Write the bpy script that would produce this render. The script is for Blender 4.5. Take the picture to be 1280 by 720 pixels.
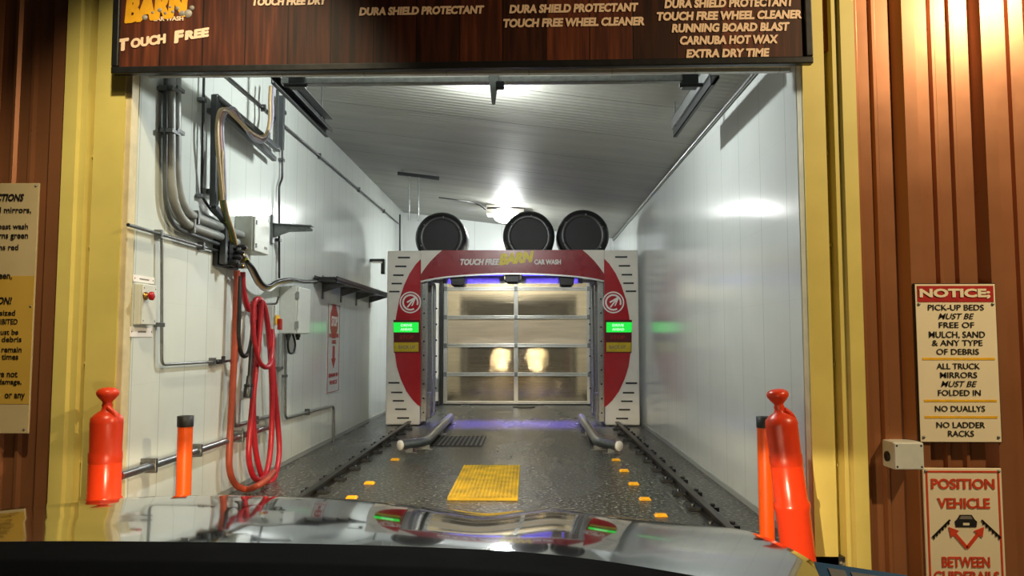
import bpy, math, random
from mathutils import Vector, Matrix
random.seed(7)
for o in list(bpy.data.objects): bpy.data.objects.remove(o)
SC = bpy.context.scene; COL = SC.collection
V = Vector

# ------------------------------------------------------------------ camera
F = 930.0; H = 1.45; PITCH = math.atan(64/F); YAW = math.atan(21/F)
cd = bpy.data.cameras.new('camera'); cam = bpy.data.objects.new('camera', cd); COL.objects.link(cam)
cd.sensor_width = 36; cd.lens = 36*F/1280; cd.clip_start = .05; cd.clip_end = 200
cam.location = (0, 0, H); cam.rotation_euler = (math.pi/2+PITCH, 0, YAW)
SC.camera = cam
ROT = cam.rotation_euler.to_matrix()

# ------------------------------------------------------------------ world, lights, exposure
SC.view_settings.view_transform = 'Standard'; SC.view_settings.look = 'None'
SC.view_settings.exposure = 0; SC.view_settings.gamma = 1; SC.view_settings.use_curve_mapping = False
W = bpy.data.worlds.new('night'); SC.world = W; W.use_nodes = True
W.node_tree.nodes['Background'].inputs[0].default_value = (.10, .085, .07, 1)
W.node_tree.nodes['Background'].inputs[1].default_value = .12

def lamp(name, kind, loc, energy, color=(1, 1, 1), aim=None, **kw):
    l = bpy.data.lights.new(name, kind); l.energy = energy; l.color = color
    for k, v in kw.items(): setattr(l, k, v)
    o = bpy.data.objects.new(name, l); COL.objects.link(o); o.location = loc
    if aim is not None: o.rotation_euler = (V(aim)-V(loc)).to_track_quat('-Z', 'Y').to_euler()
    return o
# warm flood lamps on the facade, above the picture
lamp('facade_lamp_right', 'SPOT', (5.3, 1.9, 5.5), 1300, (1, .78, .46), (3.6, 5.2, 1.0), shadow_soft_size=.10, spot_size=2.0, spot_blend=.6)
lamp('facade_lamp_left', 'SPOT', (-1.7, 2.8, 5.4), 700, (1, .86, .56), (-2.4, 5.2, 1.7), shadow_soft_size=.10, spot_size=1.05, spot_blend=.8)
# bay lamp just inside the opening, tucked up behind the menu sign
BAY = lamp('bay_lamp_front', 'POINT', (-.45, 7.1, 3.93), 270, (.95, 1, .97), shadow_soft_size=.07)
BULB = 170.0      # radiance of the diffuser of the lamp over the gantry
LEDB = 3.0; LENS = 800.0; BEAM = 320.0; GREEN = 1.0

# ------------------------------------------------------------------ helpers
def ray(px, py): return ROT @ V(((px-640)/F, -(py-360)/F, -1))
C0 = V((0, 0, H))
def PL(px, py, Y): d = ray(px, py); return C0 + d*(Y/d.y)          # point of the place seen at a pixel, on a plane Y = const
def PX(px, py, X): d = ray(px, py); return C0 + d*(X/d.x)
def PZ(px, py, z=0): d = ray(px, py); return C0 + d*((z-H)/d.z)
def lin(c):
    if isinstance(c, (int, float)): c = (c, c, c)
    return tuple((x/255/12.92 if x/255 <= .04045 else ((x/255+.055)/1.055)**2.4) for x in c)

class MB:
    def __init__(s): s.v = []; s.f = []; s.sm = []
    def add(s, vs, fs, smooth=False):
        n = len(s.v); s.v += [V(p) for p in vs]; s.f += [tuple(i+n for i in f) for f in fs]; s.sm += [smooth]*len(fs); return s
    def box(s, x0, x1, y0, y1, z0, z1):
        return s.add([(x0,y0,z0),(x1,y0,z0),(x1,y1,z0),(x0,y1,z0),(x0,y0,z1),(x1,y0,z1),(x1,y1,z1),(x0,y1,z1)],
                     [(0,3,2,1),(4,5,6,7),(0,1,5,4),(1,2,6,5),(2,3,7,6),(3,0,4,7)])
    def obox(s, c, u, v, n, a, b, d):
        c = V(c); u = V(u).normalized()*a/2; v = V(v).normalized()*b/2; n = V(n).normalized()*d/2
        P = [c-u-v-n, c+u-v-n, c+u+v-n, c-u+v-n, c-u-v+n, c+u-v+n, c+u+v+n, c-u+v+n]
        return s.add(P, [(0,3,2,1),(4,5,6,7),(0,1,5,4),(1,2,6,5),(2,3,7,6),(3,0,4,7)])
    def bar(s, p, q, w, h, up=(0,0,1)):
        p = V(p); q = V(q); d = (q-p).normalized(); r = d.cross(V(up))
        if r.length < 1e-4: r = d.cross(V((1,0,0)))
        r.normalize(); u2 = r.cross(d)
        return s.obox((p+q)/2, r, u2, d, w, h, (q-p).length)
    def tube(s, pts, r, n=10, caps=True):
        pts = [V(p) for p in pts]; m = len(pts)
        rs = r if isinstance(r, (list, tuple)) else [r]*m
        t0 = (pts[1]-pts[0]).normalized(); a = t0.orthogonal().normalized(); vs = []; fs = []
        for i, p in enumerate(pts):
            t = (pts[min(i+1, m-1)]-pts[max(i-1, 0)]).normalized()
            a = (a - t*a.dot(t)); a = a.normalized() if a.length > 1e-6 else t.orthogonal().normalized()
            b = t.cross(a)
            for k in range(n):
                w = 2*math.pi*k/n; vs.append(p+(a*math.cos(w)+b*math.sin(w))*rs[i])
        for i in range(m-1):
            for k in range(n):
                k2 = (k+1) % n; fs.append((i*n+k, i*n+k2, (i+1)*n+k2, (i+1)*n+k))
        s.add(vs, fs, True)
        if caps:
            s.add(vs[:n], [tuple(reversed(range(n)))]); s.add(vs[-n:], [tuple(range(n))])
        return s
    def lathe(s, prof, o, axis=(0,0,1), n=24, smooth=True):
        o = V(o); ax = V(axis).normalized(); a = ax.orthogonal().normalized(); b = ax.cross(a); vs = []; fs = []
        for (r, h) in prof:
            for k in range(n):
                w = 2*math.pi*k/n; vs.append(o+ax*h+(a*math.cos(w)+b*math.sin(w))*max(r, 1e-4))
        for i in range(len(prof)-1):
            for k in range(n):
                k2 = (k+1) % n; fs.append((i*n+k, i*n+k2, (i+1)*n+k2, (i+1)*n+k))
        s.add(vs, fs, smooth)
        if prof[0][0] > 1e-3: s.add(vs[:n], [tuple(reversed(range(n)))])
        if prof[-1][0] > 1e-3: s.add(vs[-n:], [tuple(range(n))])
        return s
    def prism(s, pts, o, u, v, n, d):
        o = V(o); u = V(u); v = V(v); n = V(n); m = len(pts)
        A = [o+u*x+v*y for x, y in pts]; B = [p+n*d for p in A]
        return s.add(A+B, [tuple(reversed(range(m))), tuple(range(m, 2*m))]+[(i, (i+1) % m, m+(i+1) % m, m+i) for i in range(m)])
    def sphere(s, c, r, n=12):
        return s.lathe([(r*math.sin(math.pi*i/8), -r*math.cos(math.pi*i/8)) for i in range(9)], c, (0,0,1), n)

def base(p):
    b = V((0,0,0))
    while p is not None: b = b+p.location; p = p.parent
    return b
def obj(name, mb, mat, parent=None, loc=None, bevel=0, seg=2, smooth_angle=True):
    me = bpy.data.meshes.new(name); b = base(parent)+(V(loc) if loc is not None else V((0,0,0)))
    me.from_pydata([tuple(p-b) for p in mb.v], [], mb.f)
    me.polygons.foreach_set('use_smooth', mb.sm); me.update()
    o = bpy.data.objects.new(name, me); COL.objects.link(o); me.materials.append(mat)
    if parent is not None: o.parent = parent
    if loc is not None: o.location = loc
    if bevel:
        m = o.modifiers.new('bevel', 'BEVEL'); m.width = bevel; m.segments = seg; m.limit_method = 'ANGLE'; m.angle_limit = .6
    return o
def tag(o, label, cat, group=None):
    o['label'] = label; o['category'] = cat
    if group: o['group'] = group
    return o
def thing(name, label, cat, loc, group=None):
    o = bpy.data.objects.new(name, None); COL.objects.link(o); o.location = loc; o.empty_display_size = .1
    return tag(o, label, cat, group)
def struct(name, mb, mat, parent=None, **kw):
    o = obj(name, mb, mat, parent, **kw)
    if parent is None: o['kind'] = 'structure'
    return o
def fillet(pts, r=.1, k=6):
    pts = [V(p) for p in pts]; out = [pts[0]]
    for i in range(1, len(pts)-1):
        a, b, c = pts[i-1], pts[i], pts[i+1]; l = min(r, (a-b).length*.49, (c-b).length*.49)
        p = b+(a-b).normalized()*l; q = b+(c-b).normalized()*l
        for j in range(k+1):
            t = j/k; out.append(p*(1-t)**2+b*2*t*(1-t)+q*t*t)
    return out+[pts[-1]]
def smooth(pts, k=8):
    pts = [V(p) for p in pts]; P = [pts[0]*2-pts[1]]+pts+[pts[-1]*2-pts[-2]]; out = []
    for i in range(1, len(P)-2):
        a, b, c, d = P[i-1:i+3]
        for j in range(k):
            t = j/k; out.append(.5*((2*b)+(c-a)*t+(2*a-5*b+4*c-d)*t*t+(3*b-a-3*c+d)*t**3))
    return out+[pts[-1]]
UX, UY, UZ = V((1,0,0)), V((0,1,0)), V((0,0,1))
FRONT = (UX, UZ, -UY)          # u, v, n of things that face the camera
SIDE = (UY, UZ, UX)            # ... that face +X from the left wall

def text(s, c, frame, width, height, mat, parent, bold=0, shear=0, rot=0, name='lettering', lift=.003, spacing=1, fat=0):
    cu = bpy.data.curves.new('t', 'FONT'); cu.body = s; cu.size = 1; cu.offset = bold; cu.shear = shear; cu.extrude = .008
    cu.resolution_u = 3; cu.space_character = spacing
    to = bpy.data.objects.new('t', cu); COL.objects.link(to)
    dg = bpy.context.evaluated_depsgraph_get(); me0 = bpy.data.meshes.new_from_object(to.evaluated_get(dg))
    u, v, n = frame; xs = [p.co.x for p in me0.vertices]; ys = [p.co.y for p in me0.vertices]
    x0, x1, y0, y1 = min(xs), max(xs), min(ys), max(ys)
    sx = width/(x1-x0); sy = height/(y1-y0) if height else sx
    ca, sa = math.cos(rot), math.sin(rot); mb = MB(); c = V(c)
    for p in me0.vertices:
        x = (p.co.x-(x0+x1)/2)*sx; y = (p.co.y-(y0+y1)/2)*sy
        mb.v.append(c+u*(x*ca-y*sa)+v*(x*sa+y*ca)+n*(lift+p.co.z*.12))
    mb.f = [tuple(q.vertices) for q in me0.polygons]
    if fat:                                         # heavier strokes: the same glyphs again, a hair to each side
        v0, f0, nv = list(mb.v), list(mb.f), len(mb.v); k = fat*sx
        for j, (dx, dy) in enumerate(((1,0),(-1,0),(0,1),(0,-1),(.7,.7),(-.7,-.7))):
            mb.v += [p+u*(dx*k)+v*(dy*k)+n*(.0002*(j+1)) for p in v0]; mb.f += [tuple(i+nv*(j+1) for i in q) for q in f0]
    mb.sm = [False]*len(mb.f)
    bpy.data.objects.remove(to); bpy.data.curves.remove(cu); bpy.data.meshes.remove(me0)
    return obj(name, mb, mat, parent)

# ------------------------------------------------------------------ materials
class N:
    def __init__(s, name):
        s.m = bpy.data.materials.new(name); s.m.use_nodes = True; s.t = s.m.node_tree; s.b = s.t.nodes['Principled BSDF']
    def n(s, kind, **kw):
        x = s.t.nodes.new(kind)
        for k, v in kw.items(): setattr(x, k, v)
        return x
    def l(s, a, b): s.t.links.new(a, b)
    def coord(s, scale=(1,1,1)):
        tc = s.n('ShaderNodeTexCoord'); mp = s.n('ShaderNodeMapping'); mp.inputs['Scale'].default_value = scale
        s.l(tc.outputs['Object'], mp.inputs[0]); return mp.outputs[0]
    def noise(s, scale, stretch=(1,1,1), detail=4):
        x = s.n('ShaderNodeTexNoise'); x.inputs['Scale'].default_value = scale; x.inputs['Detail'].default_value = detail
        s.l(s.coord(stretch), x.inputs['Vector']); return x.outputs['Fac']
    def ramp(s, fac, stops):
        r = s.n('ShaderNodeValToRGB'); e = r.color_ramp.elements
        while len(e) < len(stops): e.new(.5)
        for i, (p, c) in enumerate(stops): e[i].position = p; e[i].color = (*c, 1) if len(c) == 3 else c
        s.l(fac, r.inputs[0]); return r.outputs[0]
    def math(s, op, a, b=None):
        x = s.n('ShaderNodeMath', operation=op)
        for i, q in enumerate((a, b)):
            if q is None: continue
            if isinstance(q, (int, float)): x.inputs[i].default_value = q
            else: s.l(q, x.inputs[i])
        return x.outputs[0]
    def mix(s, fac, a, b, mode='MIX'):
        x = s.n('ShaderNodeMix', data_type='RGBA', blend_type=mode)
        for sk, q in ((x.inputs[0], fac), (x.inputs[6], a), (x.inputs[7], b)):
            if isinstance(q, (int, float)): sk.default_value = q
            elif isinstance(q, tuple): sk.default_value = (*q, 1)
            else: s.l(q, sk)
        return x.outputs[2]
    def axis(s, i):
        tc = s.n('ShaderNodeTexCoord'); sp = s.n('ShaderNodeSeparateXYZ'); s.l(tc.outputs['Object'], sp.inputs[0]); return sp.outputs[i]
    def line(s, i, period, width, off=0):          # 1 on thin lines every period along an axis
        a = s.math('ADD', s.axis(i), off); fr = s.math('FRACT', s.math('DIVIDE', a, period)); return s.math('LESS_THAN', fr, width/period)
    def bump(s, h, strength, dist=.01):
        b = s.n('ShaderNodeBump'); b.inputs['Strength'].default_value = strength; b.inputs['Distance'].default_value = dist
        s.l(h, b.inputs['Height']); s.l(b.outputs[0], s.b.inputs['Normal'])
    def setc(s, c): s.l(c, s.b.inputs['Base Color'])
    def setr(s, r):
        if isinstance(r, (int, float)): s.b.inputs['Roughness'].default_value = r
        else: s.l(r, s.b.inputs['Roughness'])

def mat(name, c, rough=.5, metal=0, var=.12, scale=18, bump=0, bscale=60, emit=None, coat=0, aniso=0, spec=.5):
    m = N(name); c = lin(c); f = m.noise(scale)
    m.setc(m.ramp(f, [(.3, tuple(x*(1-var) for x in c)), (.7, tuple(min(1, x*(1+var)) for x in c))]))
    m.setr(m.math('ADD', m.math('MULTIPLY', f, .12), max(.02, rough-.06)))
    m.b.inputs['Metallic'].default_value = metal; m.b.inputs['Coat Weight'].default_value = coat
    m.b.inputs['Specular IOR Level'].default_value = spec
    if coat: m.b.inputs['Coat Roughness'].default_value = .04
    if bump: m.bump(m.noise(bscale), bump, .005)
    if emit:
        m.b.inputs['Emission Color'].default_value = (*lin(emit[0]), 1) if max(emit[0]) > 1 else (*emit[0], 1)
        m.b.inputs['Emission Strength'].default_value = emit[1]
    return m.m

def wall_panel(name, ax, base_c, period):
    m = N(name); st = [1,1,1]; st[ax] = 14; st[2] = .35
    f = m.noise(1.0, tuple(st), 5); g = m.noise(1.6, (1,1,1), 4)
    c = m.mix(g, lin(base_c), lin(tuple(x*.94 for x in base_c)))
    seam = m.line(ax, period, .010); c = m.mix(m.math('MULTIPLY', seam, .38), c, lin((110,112,110)))
    hz = m.line(2, .61, .006, .1); c = m.mix(m.math('MULTIPLY', hz, .07), c, lin((140,142,140)))
    grime = m.ramp(m.axis(2), [(.0, (.5,.5,.5)), (.35, (0,0,0))])
    gm = m.math('MULTIPLY', grime, m.noise(5, (1,1,.6), 6)); c = m.mix(gm, c, lin((150,146,132)))
    m.setc(c); m.setr(m.math('ADD', m.math('MULTIPLY', f, .12), .09))
    m.b.inputs['Specular IOR Level'].default_value = .34
    m.bump(m.math('ADD', f, m.math('MULTIPLY', seam, -1.5)), .10, .012)
    return m.m
M = {}
M['wall_l'] = wall_panel('white_wall_panel_left', 1, (214,220,215), .405)
M['wall_r'] = wall_panel('white_wall_panel_right', 1, (208,213,211), .61)
M['wall_b'] = wall_panel('white_wall_panel_back', 0, (220,224,222), .61)
def ceiling_mat():
    m = N('white_ribbed_ceiling'); w = m.n('ShaderNodeTexWave', bands_direction='Y', wave_profile='SIN'); w.inputs['Scale'].default_value = 3.2; w.inputs['Distortion'].default_value = .15
    m.l(m.coord(), w.inputs['Vector']); g = m.noise(1.3, (.5,3,1), 5)
    seam = m.line(1, 1.22, .014); c = m.mix(g, lin((182,182,174)), lin((150,150,142)))
    c = m.mix(m.math('MULTIPLY', seam, .75), c, lin((60,60,58)))
    m.setc(c); m.setr(m.math('ADD', m.math('MULTIPLY', g, .18), .46)); m.b.inputs['Specular IOR Level'].default_value = .3; m.bump(m.math('ADD', w.outputs['Fac'], m.math('MULTIPLY', g, .8)), .10, .02); return m.m
M['ceiling'] = ceiling_mat()
def floor_mat():
    m = N('wet_pebbled_concrete'); peb = m.n('ShaderNodeTexVoronoi'); peb.inputs['Scale'].default_value = 55
    m.l(m.coord(), peb.inputs['Vector']); big = m.noise(.9, (1,1,1), 6); fine = m.noise(30, (1,1,1), 8)
    c = m.ramp(fine, [(.34, lin((14,14,14))), (.48, lin((44,44,41))), (.56, lin((74,73,68))), (.68, lin((168,166,154)))])
    c = m.mix(m.math('MULTIPLY', m.ramp(big, [(.30,(0,0,0)),(.75,(1,1,1))]), .25), c, lin((80,79,74)))
    ln = m.ramp(m.noise(140, (1,1,1), 2), [(.35,(0,0,0)),(.7,(1,1,1))]); c = m.mix(m.math('MULTIPLY', ln, .12), c, lin((110,108,100)))
    joint = m.line(1, 3.4, .012, .9); c = m.mix(m.math('MULTIPLY', joint, .5), c, lin((28,28,27)))
    m.setc(c)
    wet = m.ramp(m.noise(.8, (1,.45,1), 3), [(.25, (.0,)*3), (.75, (.22,)*3)])
    far = m.ramp(m.math('DIVIDE', m.axis(1), 4.0), [(.0, (.10,)*3), (1.0, (.34,)*3)])
    ctr = m.ramp(m.math('ABSOLUTE', m.math('ADD', m.axis(0), .45)), [(.05, (1,1,1)), (.75, (0,0,0))])
    pud = m.math('MULTIPLY', m.math('MULTIPLY', ctr, far), m.ramp(m.noise(1.7, (1,.5,1), 4), [(.42, (0,)*3), (.56, (.7,)*3)]))
    m.setr(m.math('MAXIMUM', m.math('SUBTRACT', m.math('SUBTRACT', m.math('ADD', .50, wet), far), pud), .07)); m.b.inputs['Specular IOR Level'].default_value = .35
    m.bump(m.math('ADD', peb.outputs['Distance'], fine), .34, .006); return m.m
M['floor'] = floor_mat()
M['drive'] = mat('driveway_concrete', (92,88,80), .75, scale=6, bump=.3)
M['siding'] = mat('brown_painted_steel_siding', (162,106,70), .30, .40, var=.05, scale=3)
M['yellow'] = mat('yellow_painted_flashing', (218,200,112), .42, 0, var=.05, scale=4)
M['jamb'] = mat('cream_wood_jamb', (206,190,150), .6, 0, var=.12, scale=9, bump=.2)
M['seal'] = mat('black_rubber_seal', (24,24,24), .6)
M['alu'] = mat('brushed_aluminium', (190,190,186), .36, 1, var=.08)
M['galv'] = mat('galvanised_steel', (160,162,160), .32, 1, var=.15, scale=30)
M['galv_dark'] = mat('weathered_galvanised_steel', (118,120,120), .42, .9, var=.2, scale=25)
M['pvc'] = mat('grey_pvc', (142,145,142), .38, var=.06)
M['pvc_dark'] = mat('dark_grey_pvc', (74,78,80), .4, var=.1)
M['black'] = mat('black_plastic', (30,30,31), .34, var=.15)
M['blacksteel'] = mat('dark_painted_steel', (42,44,46), .38, .3, var=.15)
M['ironrail'] = mat('worn_rail_steel', (70,66,60), .36, .85, var=.3, scale=20)
M['rubber'] = mat('black_rubber', (13,13,14), .55, var=.2)
M['box'] = mat('pale_grey_enclosure', (206,208,200), .42, var=.04)
M['whitep'] = mat('white_painted_panel', (232,226,214), .30, var=.04, scale=5, bump=.0)
M['redp'] = mat('glossy_red_panel', (176,14,30), .24, var=.10, scale=4, coat=.4)
M['redb'] = mat('dark_red_beam_panel', (146,14,32), .28, var=.10, scale=4, coat=.3)
M['decal'] = mat('white_decal', (238,232,228), .4, var=.03)
M['red_hose'] = mat('red_rubber_hose', (164,24,36), .36, var=.12)
M['brown_hose'] = mat('rust_brown_hose', (150,62,40), .45, var=.15)
M['tan_hose'] = mat('tan_plastic_hose', (196,170,128), .4)
M['pink_hose'] = mat('pinkish_plastic_hose', (190,150,146), .4)
M['lilac_hose'] = mat('lilac_grey_hose', (160,156,172), .4)
M['yel_hose'] = mat('yellow_plastic_hose', (206,188,70), .4)
M['green_hose'] = mat('pale_green_hose', (130,170,120), .4)
M['white_hose'] = mat('white_plastic_hose', (220,220,214), .4)
M['black_hose'] = mat('black_rubber_hose', (22,22,22), .4)
M['brass'] = mat('brass', (190,150,80), .3, 1)
M['orange'] = mat('orange_plastic', (214,58,24), .34, var=.06, scale=6)
M['orange2'] = mat('orange_post_plastic', (244,92,14), .4, var=.05)
M['orange_ref'] = mat('bright_orange_sleeve', (240,66,28), .24, var=.04)
M['sign_white'] = mat('white_sign_face', (232,218,186), .45, var=.03, scale=4)
M['sign_tan'] = mat('cream_sign_face', (188,168,128), .5, var=.05, scale=4)
M['sign_yellow'] = mat('yellow_printed_panel', (190,152,64), .5, var=.05, scale=4)
M['ink'] = mat('black_print', (22,18,16), .5)
M['redink'] = mat('red_print', (168,30,26), .45)
M['orangeink'] = mat('orange_red_print', (206,66,34), .45)
M['yelink'] = mat('yellow_print', (232,176,26), .45)
M['greyink'] = mat('grey_print', (120,112,104), .5)
M['cream_ink'] = mat('cream_print', (246,212,180), .5, var=.04)
M['gold_ink'] = mat('gold_print', (246,176,34), .45, var=.08)
M['bubble'] = mat('grey_bubble_print', (150,142,134), .5, var=.4, scale=30)
M['logoyel'] = mat('bright_yellow_print', (238,212,20), .4)
M['grate'] = mat('yellow_fibreglass_grating', (206,168,26), .6, var=.35, scale=5)
M['marker'] = mat('amber_road_marker', (255,178,16), .3, var=.06)
M['pit'] = mat('dark_drain_pit', (14,14,13), .7)
M['green_on'] = mat('lit_green_signal', (8,70,24), .4, emit=((.01,.80,.06), GREEN))
M['lit_text'] = mat('lit_pale_green_letters', (200,255,210), .4, emit=((.45,.95,.5), GREEN))
M['yel_off'] = mat('unlit_yellow_signal', (196,170,26), .35)
M['dark_off'] = mat('unlit_red_signal', (92,14,22), .3)
M['led'] = mat('blue_led_strip', (60,50,255), .4, emit=((.10,.07,1), LEDB))
M['bulb'] = mat('lit_lamp_diffuser', (255,255,255), .4, emit=((.96,1,.98), BULB))
M['lens'] = mat('lit_headlamp_lens', (255,245,220), .2, emit=((1,.83,.55), LENS))
M['dash'] = mat('black_dashboard_vinyl', (1,1,1), .9, var=.1, spec=.04)
M['paint'] = mat('dark_metallic_car_paint', (158,158,160), .04, .95, var=.02, scale=3, coat=1)
M['blue_card'] = mat('blue_card', (90,175,255), .45, var=.04)
M['card'] = mat('white_card', (225,228,232), .5)

def plank_mat():
    m = N('printed_dark_wood_planks'); g = m.noise(3.2, (9, 1, .55), 8); k = m.n('ShaderNodeTexBrick'); 
    m.l(m.coord((1,1,1)), k.inputs['Vector'])
    per = .30; cell = m.math('FLOOR', m.math('DIVIDE', m.axis(0), per))
    wn = m.n('ShaderNodeTexWhiteNoise', noise_dimensions='1D'); m.l(cell, wn.inputs['W'])
    f = m.math('ADD', m.math('MULTIPLY', g, .75), m.math('MULTIPLY', wn.outputs['Value'], .30))
    c = m.ramp(f, [(.28, lin((34,17,12))), (.55, lin((78,38,25))), (.78, lin((122,62,38))), (.95, lin((160,92,58)))])
    big = m.noise(.55, (1,1,1), 2); c = m.mix(m.ramp(big, [(.45,(0,0,0)),(.70,(1,1,1))]), c, lin((52,30,20)))
    kn = m.n('ShaderNodeTexVoronoi'); kn.inputs['Scale'].default_value = 3.0; m.l(m.coord((1,1,.8)), kn.inputs['Vector'])
    c = m.mix(m.math('MULTIPLY', m.math('LESS_THAN', kn.outputs['Distance'], .06), .55), c, lin((20,9,6)))
    c = m.mix(m.math('MULTIPLY', m.line(0, per, .010), .8), c, lin((14,7,5)))
    m.setc(c); m.setr(.5); m.b.inputs['Specular IOR Level'].default_value = .25; return m.m
M['planks'] = plank_mat()
def pane_mat(name, c, rough, an, metal=.85):
    m = N(name); f = m.noise(1.4, (1,1,9), 4); s = m.noise(14, (6,1,.7), 3)
    cc = m.mix(f, lin(c), lin(tuple(x*.8 for x in c))); m.setc(cc)
    m.setr(m.math('ADD', m.math('MULTIPLY', s, .03), rough)); m.b.inputs['Metallic'].default_value = metal
    m.bump(m.noise(3.0, (.02,1,26), 2), an, .006); return m.m
M['pane'] = pane_mat('scuffed_clear_polycarbonate', (222,204,172), .03, .08)
M['pane_matte'] = pane_mat('dull_aluminium_sheet', (214,198,172), .36, .04)

# ------------------------------------------------------------------ setting
GZ = -.30; XL = -2.83; XR = 1.91; YF = 5.23; YB = 16.6
ZL, ZR = 4.31, 3.70
def zc(x): return ZL+(ZR-ZL)*(x-XL)/(XR-XL)
struct('floor', MB().box(XL-.3, XR+.3, YF-.1, YB+.3, -.2, 0), M['floor'])
struct('driveway', MB().box(-9, 8, -6, YF-.1, -.5, GZ), M['drive'])
struct('wall_left', MB().box(XL-.18, XL, YF+.02, YB+.2, 0, 4.6), M['wall_l'])
struct('wall_right', MB().box(XR, XR+.18, YF+.02, YB+.2, 0, 4.6), M['wall_r'])
mb = MB(); mb.prism([(XL-.1, zc(XL-.1)), (XR+.1, zc(XR+.1)), (XR+.1, zc(XR+.1)+.2), (XL-.1, zc(XL-.1)+.2)], (0, YF, 0), UX, UZ, UY, YB-YF+.2)
struct('ceiling', mb, M['ceiling'])
DX0, DX1, DZ = PL(553,430,YB).x, PL(740,430,YB).x, 3.0
mb = MB(); mb.box(XL, DX0, YB, YB+.18, 0, 4.5); mb.box(DX1, XR, YB, YB+.18, 0, 4.5); mb.box(DX0, DX1, YB, YB+.18, DZ, 4.5)
struct('wall_back', mb, M['wall_b'])

# corrugated siding, one sheet each side of the opening
def siding(x0, x1, ref, z0, z1, y, per=.545):
    prof = []
    k = math.floor((x0-ref)/per)-1; pts = []
    while ref+k*per < x1+per:
        r = ref+k*per
        pts += [(r, 0), (r+.048, -.075), (r+.135, -.075), (r+.170, 0)]
        for mo in (.262, .392): pts += [(r+mo, 0), (r+mo+.014, -.024), (r+mo+.034, -.024), (r+mo+.050, 0)]
        k += 1
    pts = [p for p in pts if x0 < p[0] < x1]; pts = [(x0, 0)]+pts+[(x1, 0)]
    v = []; f = []
    for (x, d) in pts: v += [(x, y+d, z0), (x, y+d, z1)]
    m = len(pts)
    for i in range(m-1): f.append((2*i, 2*i+2, 2*i+3, 2*i+1))
    for (x, d) in pts: v += [(x, y+.12, z0), (x, y+.12, z1)]
    for i in range(m-1): f.append((2*m+2*i, 2*m+2*i+1, 2*m+2*i+3, 2*m+2*i+2))
    f += [(0, 1, 2*m+1, 2*m), (2*m-2, 4*m-2, 4*m-1, 2*m-1)]
    for z in (0, 1):
        for i in range(m-1):
            q = (2*i+z, 2*m+2*i+z, 2*m+2*i+2+z, 2*i+2+z); f.append(q if z else tuple(reversed(q)))
    return MB().add(v, f)
RX0 = PL(1079,430,YF).x; LX1 = PL(70,430,YF).x
struct('wall_front_right', siding(RX0-.06, 6.5, PL(1123,340,YF).x, GZ, 5.2, YF), M['siding'])
struct('wall_front_left', siding(-7.5, LX1+.04, PL(55,340,YF).x, GZ, 5.2, YF), M['siding'])
SZ = 3.42
struct('wall_front_header', siding(LX1+.04, RX0-.06, PL(1123,340,YF).x, SZ+.05, 5.2, YF-.005), M['siding'])
# folded yellow flashing: stepped profile with a groove, and the timber jamb inside it
def flashing(xs, sgn, y):
    # xs: inner edge, groove start, groove end, step, outer edge
    a, b, c, d, e = xs
    pr = [(a, y), (a, y-.10), (b, y-.10), (b+(c-b)*.3, y-.045), (b+(c-b)*.75, y-.045), (c, y-.125), (d, y-.125), (d+(e-d)*.12, y-.150), (e, y-.150), (e, y)]
    mb = MB(); mb.prism(pr, (0,0,GZ), UX, UY, UZ, 5.4); return mb
ly = lambda px: PL(px, 430, YF-.11).x
rx = [ly(p) for p in (1013, 1041, 1050, 1057, 1077)]; lx = [ly(p) for p in (144, 106, 99, 91, 72)]
t1 = struct('trim_1', flashing(lx, -1, YF), M['yellow']); t2 = struct('trim_2', flashing(rx, 1, YF), M['yellow'])
for tr, xx in ((t1, ly(103)), (t2, ly(1045))):
    mb = MB()
    for z in (.6, 1.28, 2.1, 2.75): mb.sphere((xx, YF-.055, z), .016, 8)
    obj('rivet', mb, M['yellow'], tr)
mb = MB(); mb.box(lx[0]-.005, XL, YF-.085, YF+.01, GZ, SZ); struct('trim_3', mb, M['jamb'], bevel=.006)
mb = MB(); mb.box(XR, rx[0]+.005, YF-.085, YF+.01, GZ, SZ); struct('trim_4', mb, M['jamb'], bevel=.006)
mb = MB(); mb.box(XL, XR, YF-.05, YF+.10, SZ, SZ+.12); struct('trim_5', mb, M['jamb'])
struct('trim_9', MB().box(XL, XR, YF+.12, YF+.16, SZ-.02, 4.4), M['wall_b'])
mb = MB()
mb.tube([(XR-.02, YF+.2, zc(XR)-.03), (XR-.02, YB, zc(XR)-.03)], .022, 8); struct('trim_6', mb, M['galv'])
mb = MB(); mb.box(XL, XL+.012, YF+.12, YB, 0, .05); struct('baseboard_left', mb, M['pvc'])
mb = MB(); mb.box(XR-.012, XR, YF+.12, YB, 0, .05); struct('baseboard_right', mb, M['pvc'])

# rear overhead door
dr = bpy.data.objects.new('door_1', None); COL.objects.link(dr); dr.location = ((DX0+DX1)/2, YB, 0); dr['kind'] = 'structure'
zr = [PL(645, y, YB-.03).z for y in (503.5, 468, 432, 396.5, 361)]; zr += [DZ]
xm = PL(645, 430, YB).x; x0, x1 = PL(557,430,YB).x, PL(736,430,YB).x
for i in range(len(zr)-1):
    for (a, b) in ((x0, xm), (xm, x1)):
        obj('door_panel', MB().box(a+.005, b-.005, YB-.012, YB+.01, zr[i], zr[i+1]), M['pane_matte' if i == 2 else 'pane'], dr)
for z in zr:
    mb = MB(); mb.box(x0-.02, x1+.02, YB-.045, YB, z-.04, z-.004); mb.box(x0-.02, x1+.02, YB-.045, YB, z+.004, z+.04); obj('rail', mb, M['alu'], dr, bevel=.004)
for x in (x0, xm, x1): obj('stile', MB().box(x-.045, x+.045, YB-.04, YB, 0.02, DZ), M['alu'], dr, bevel=.004)
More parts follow.
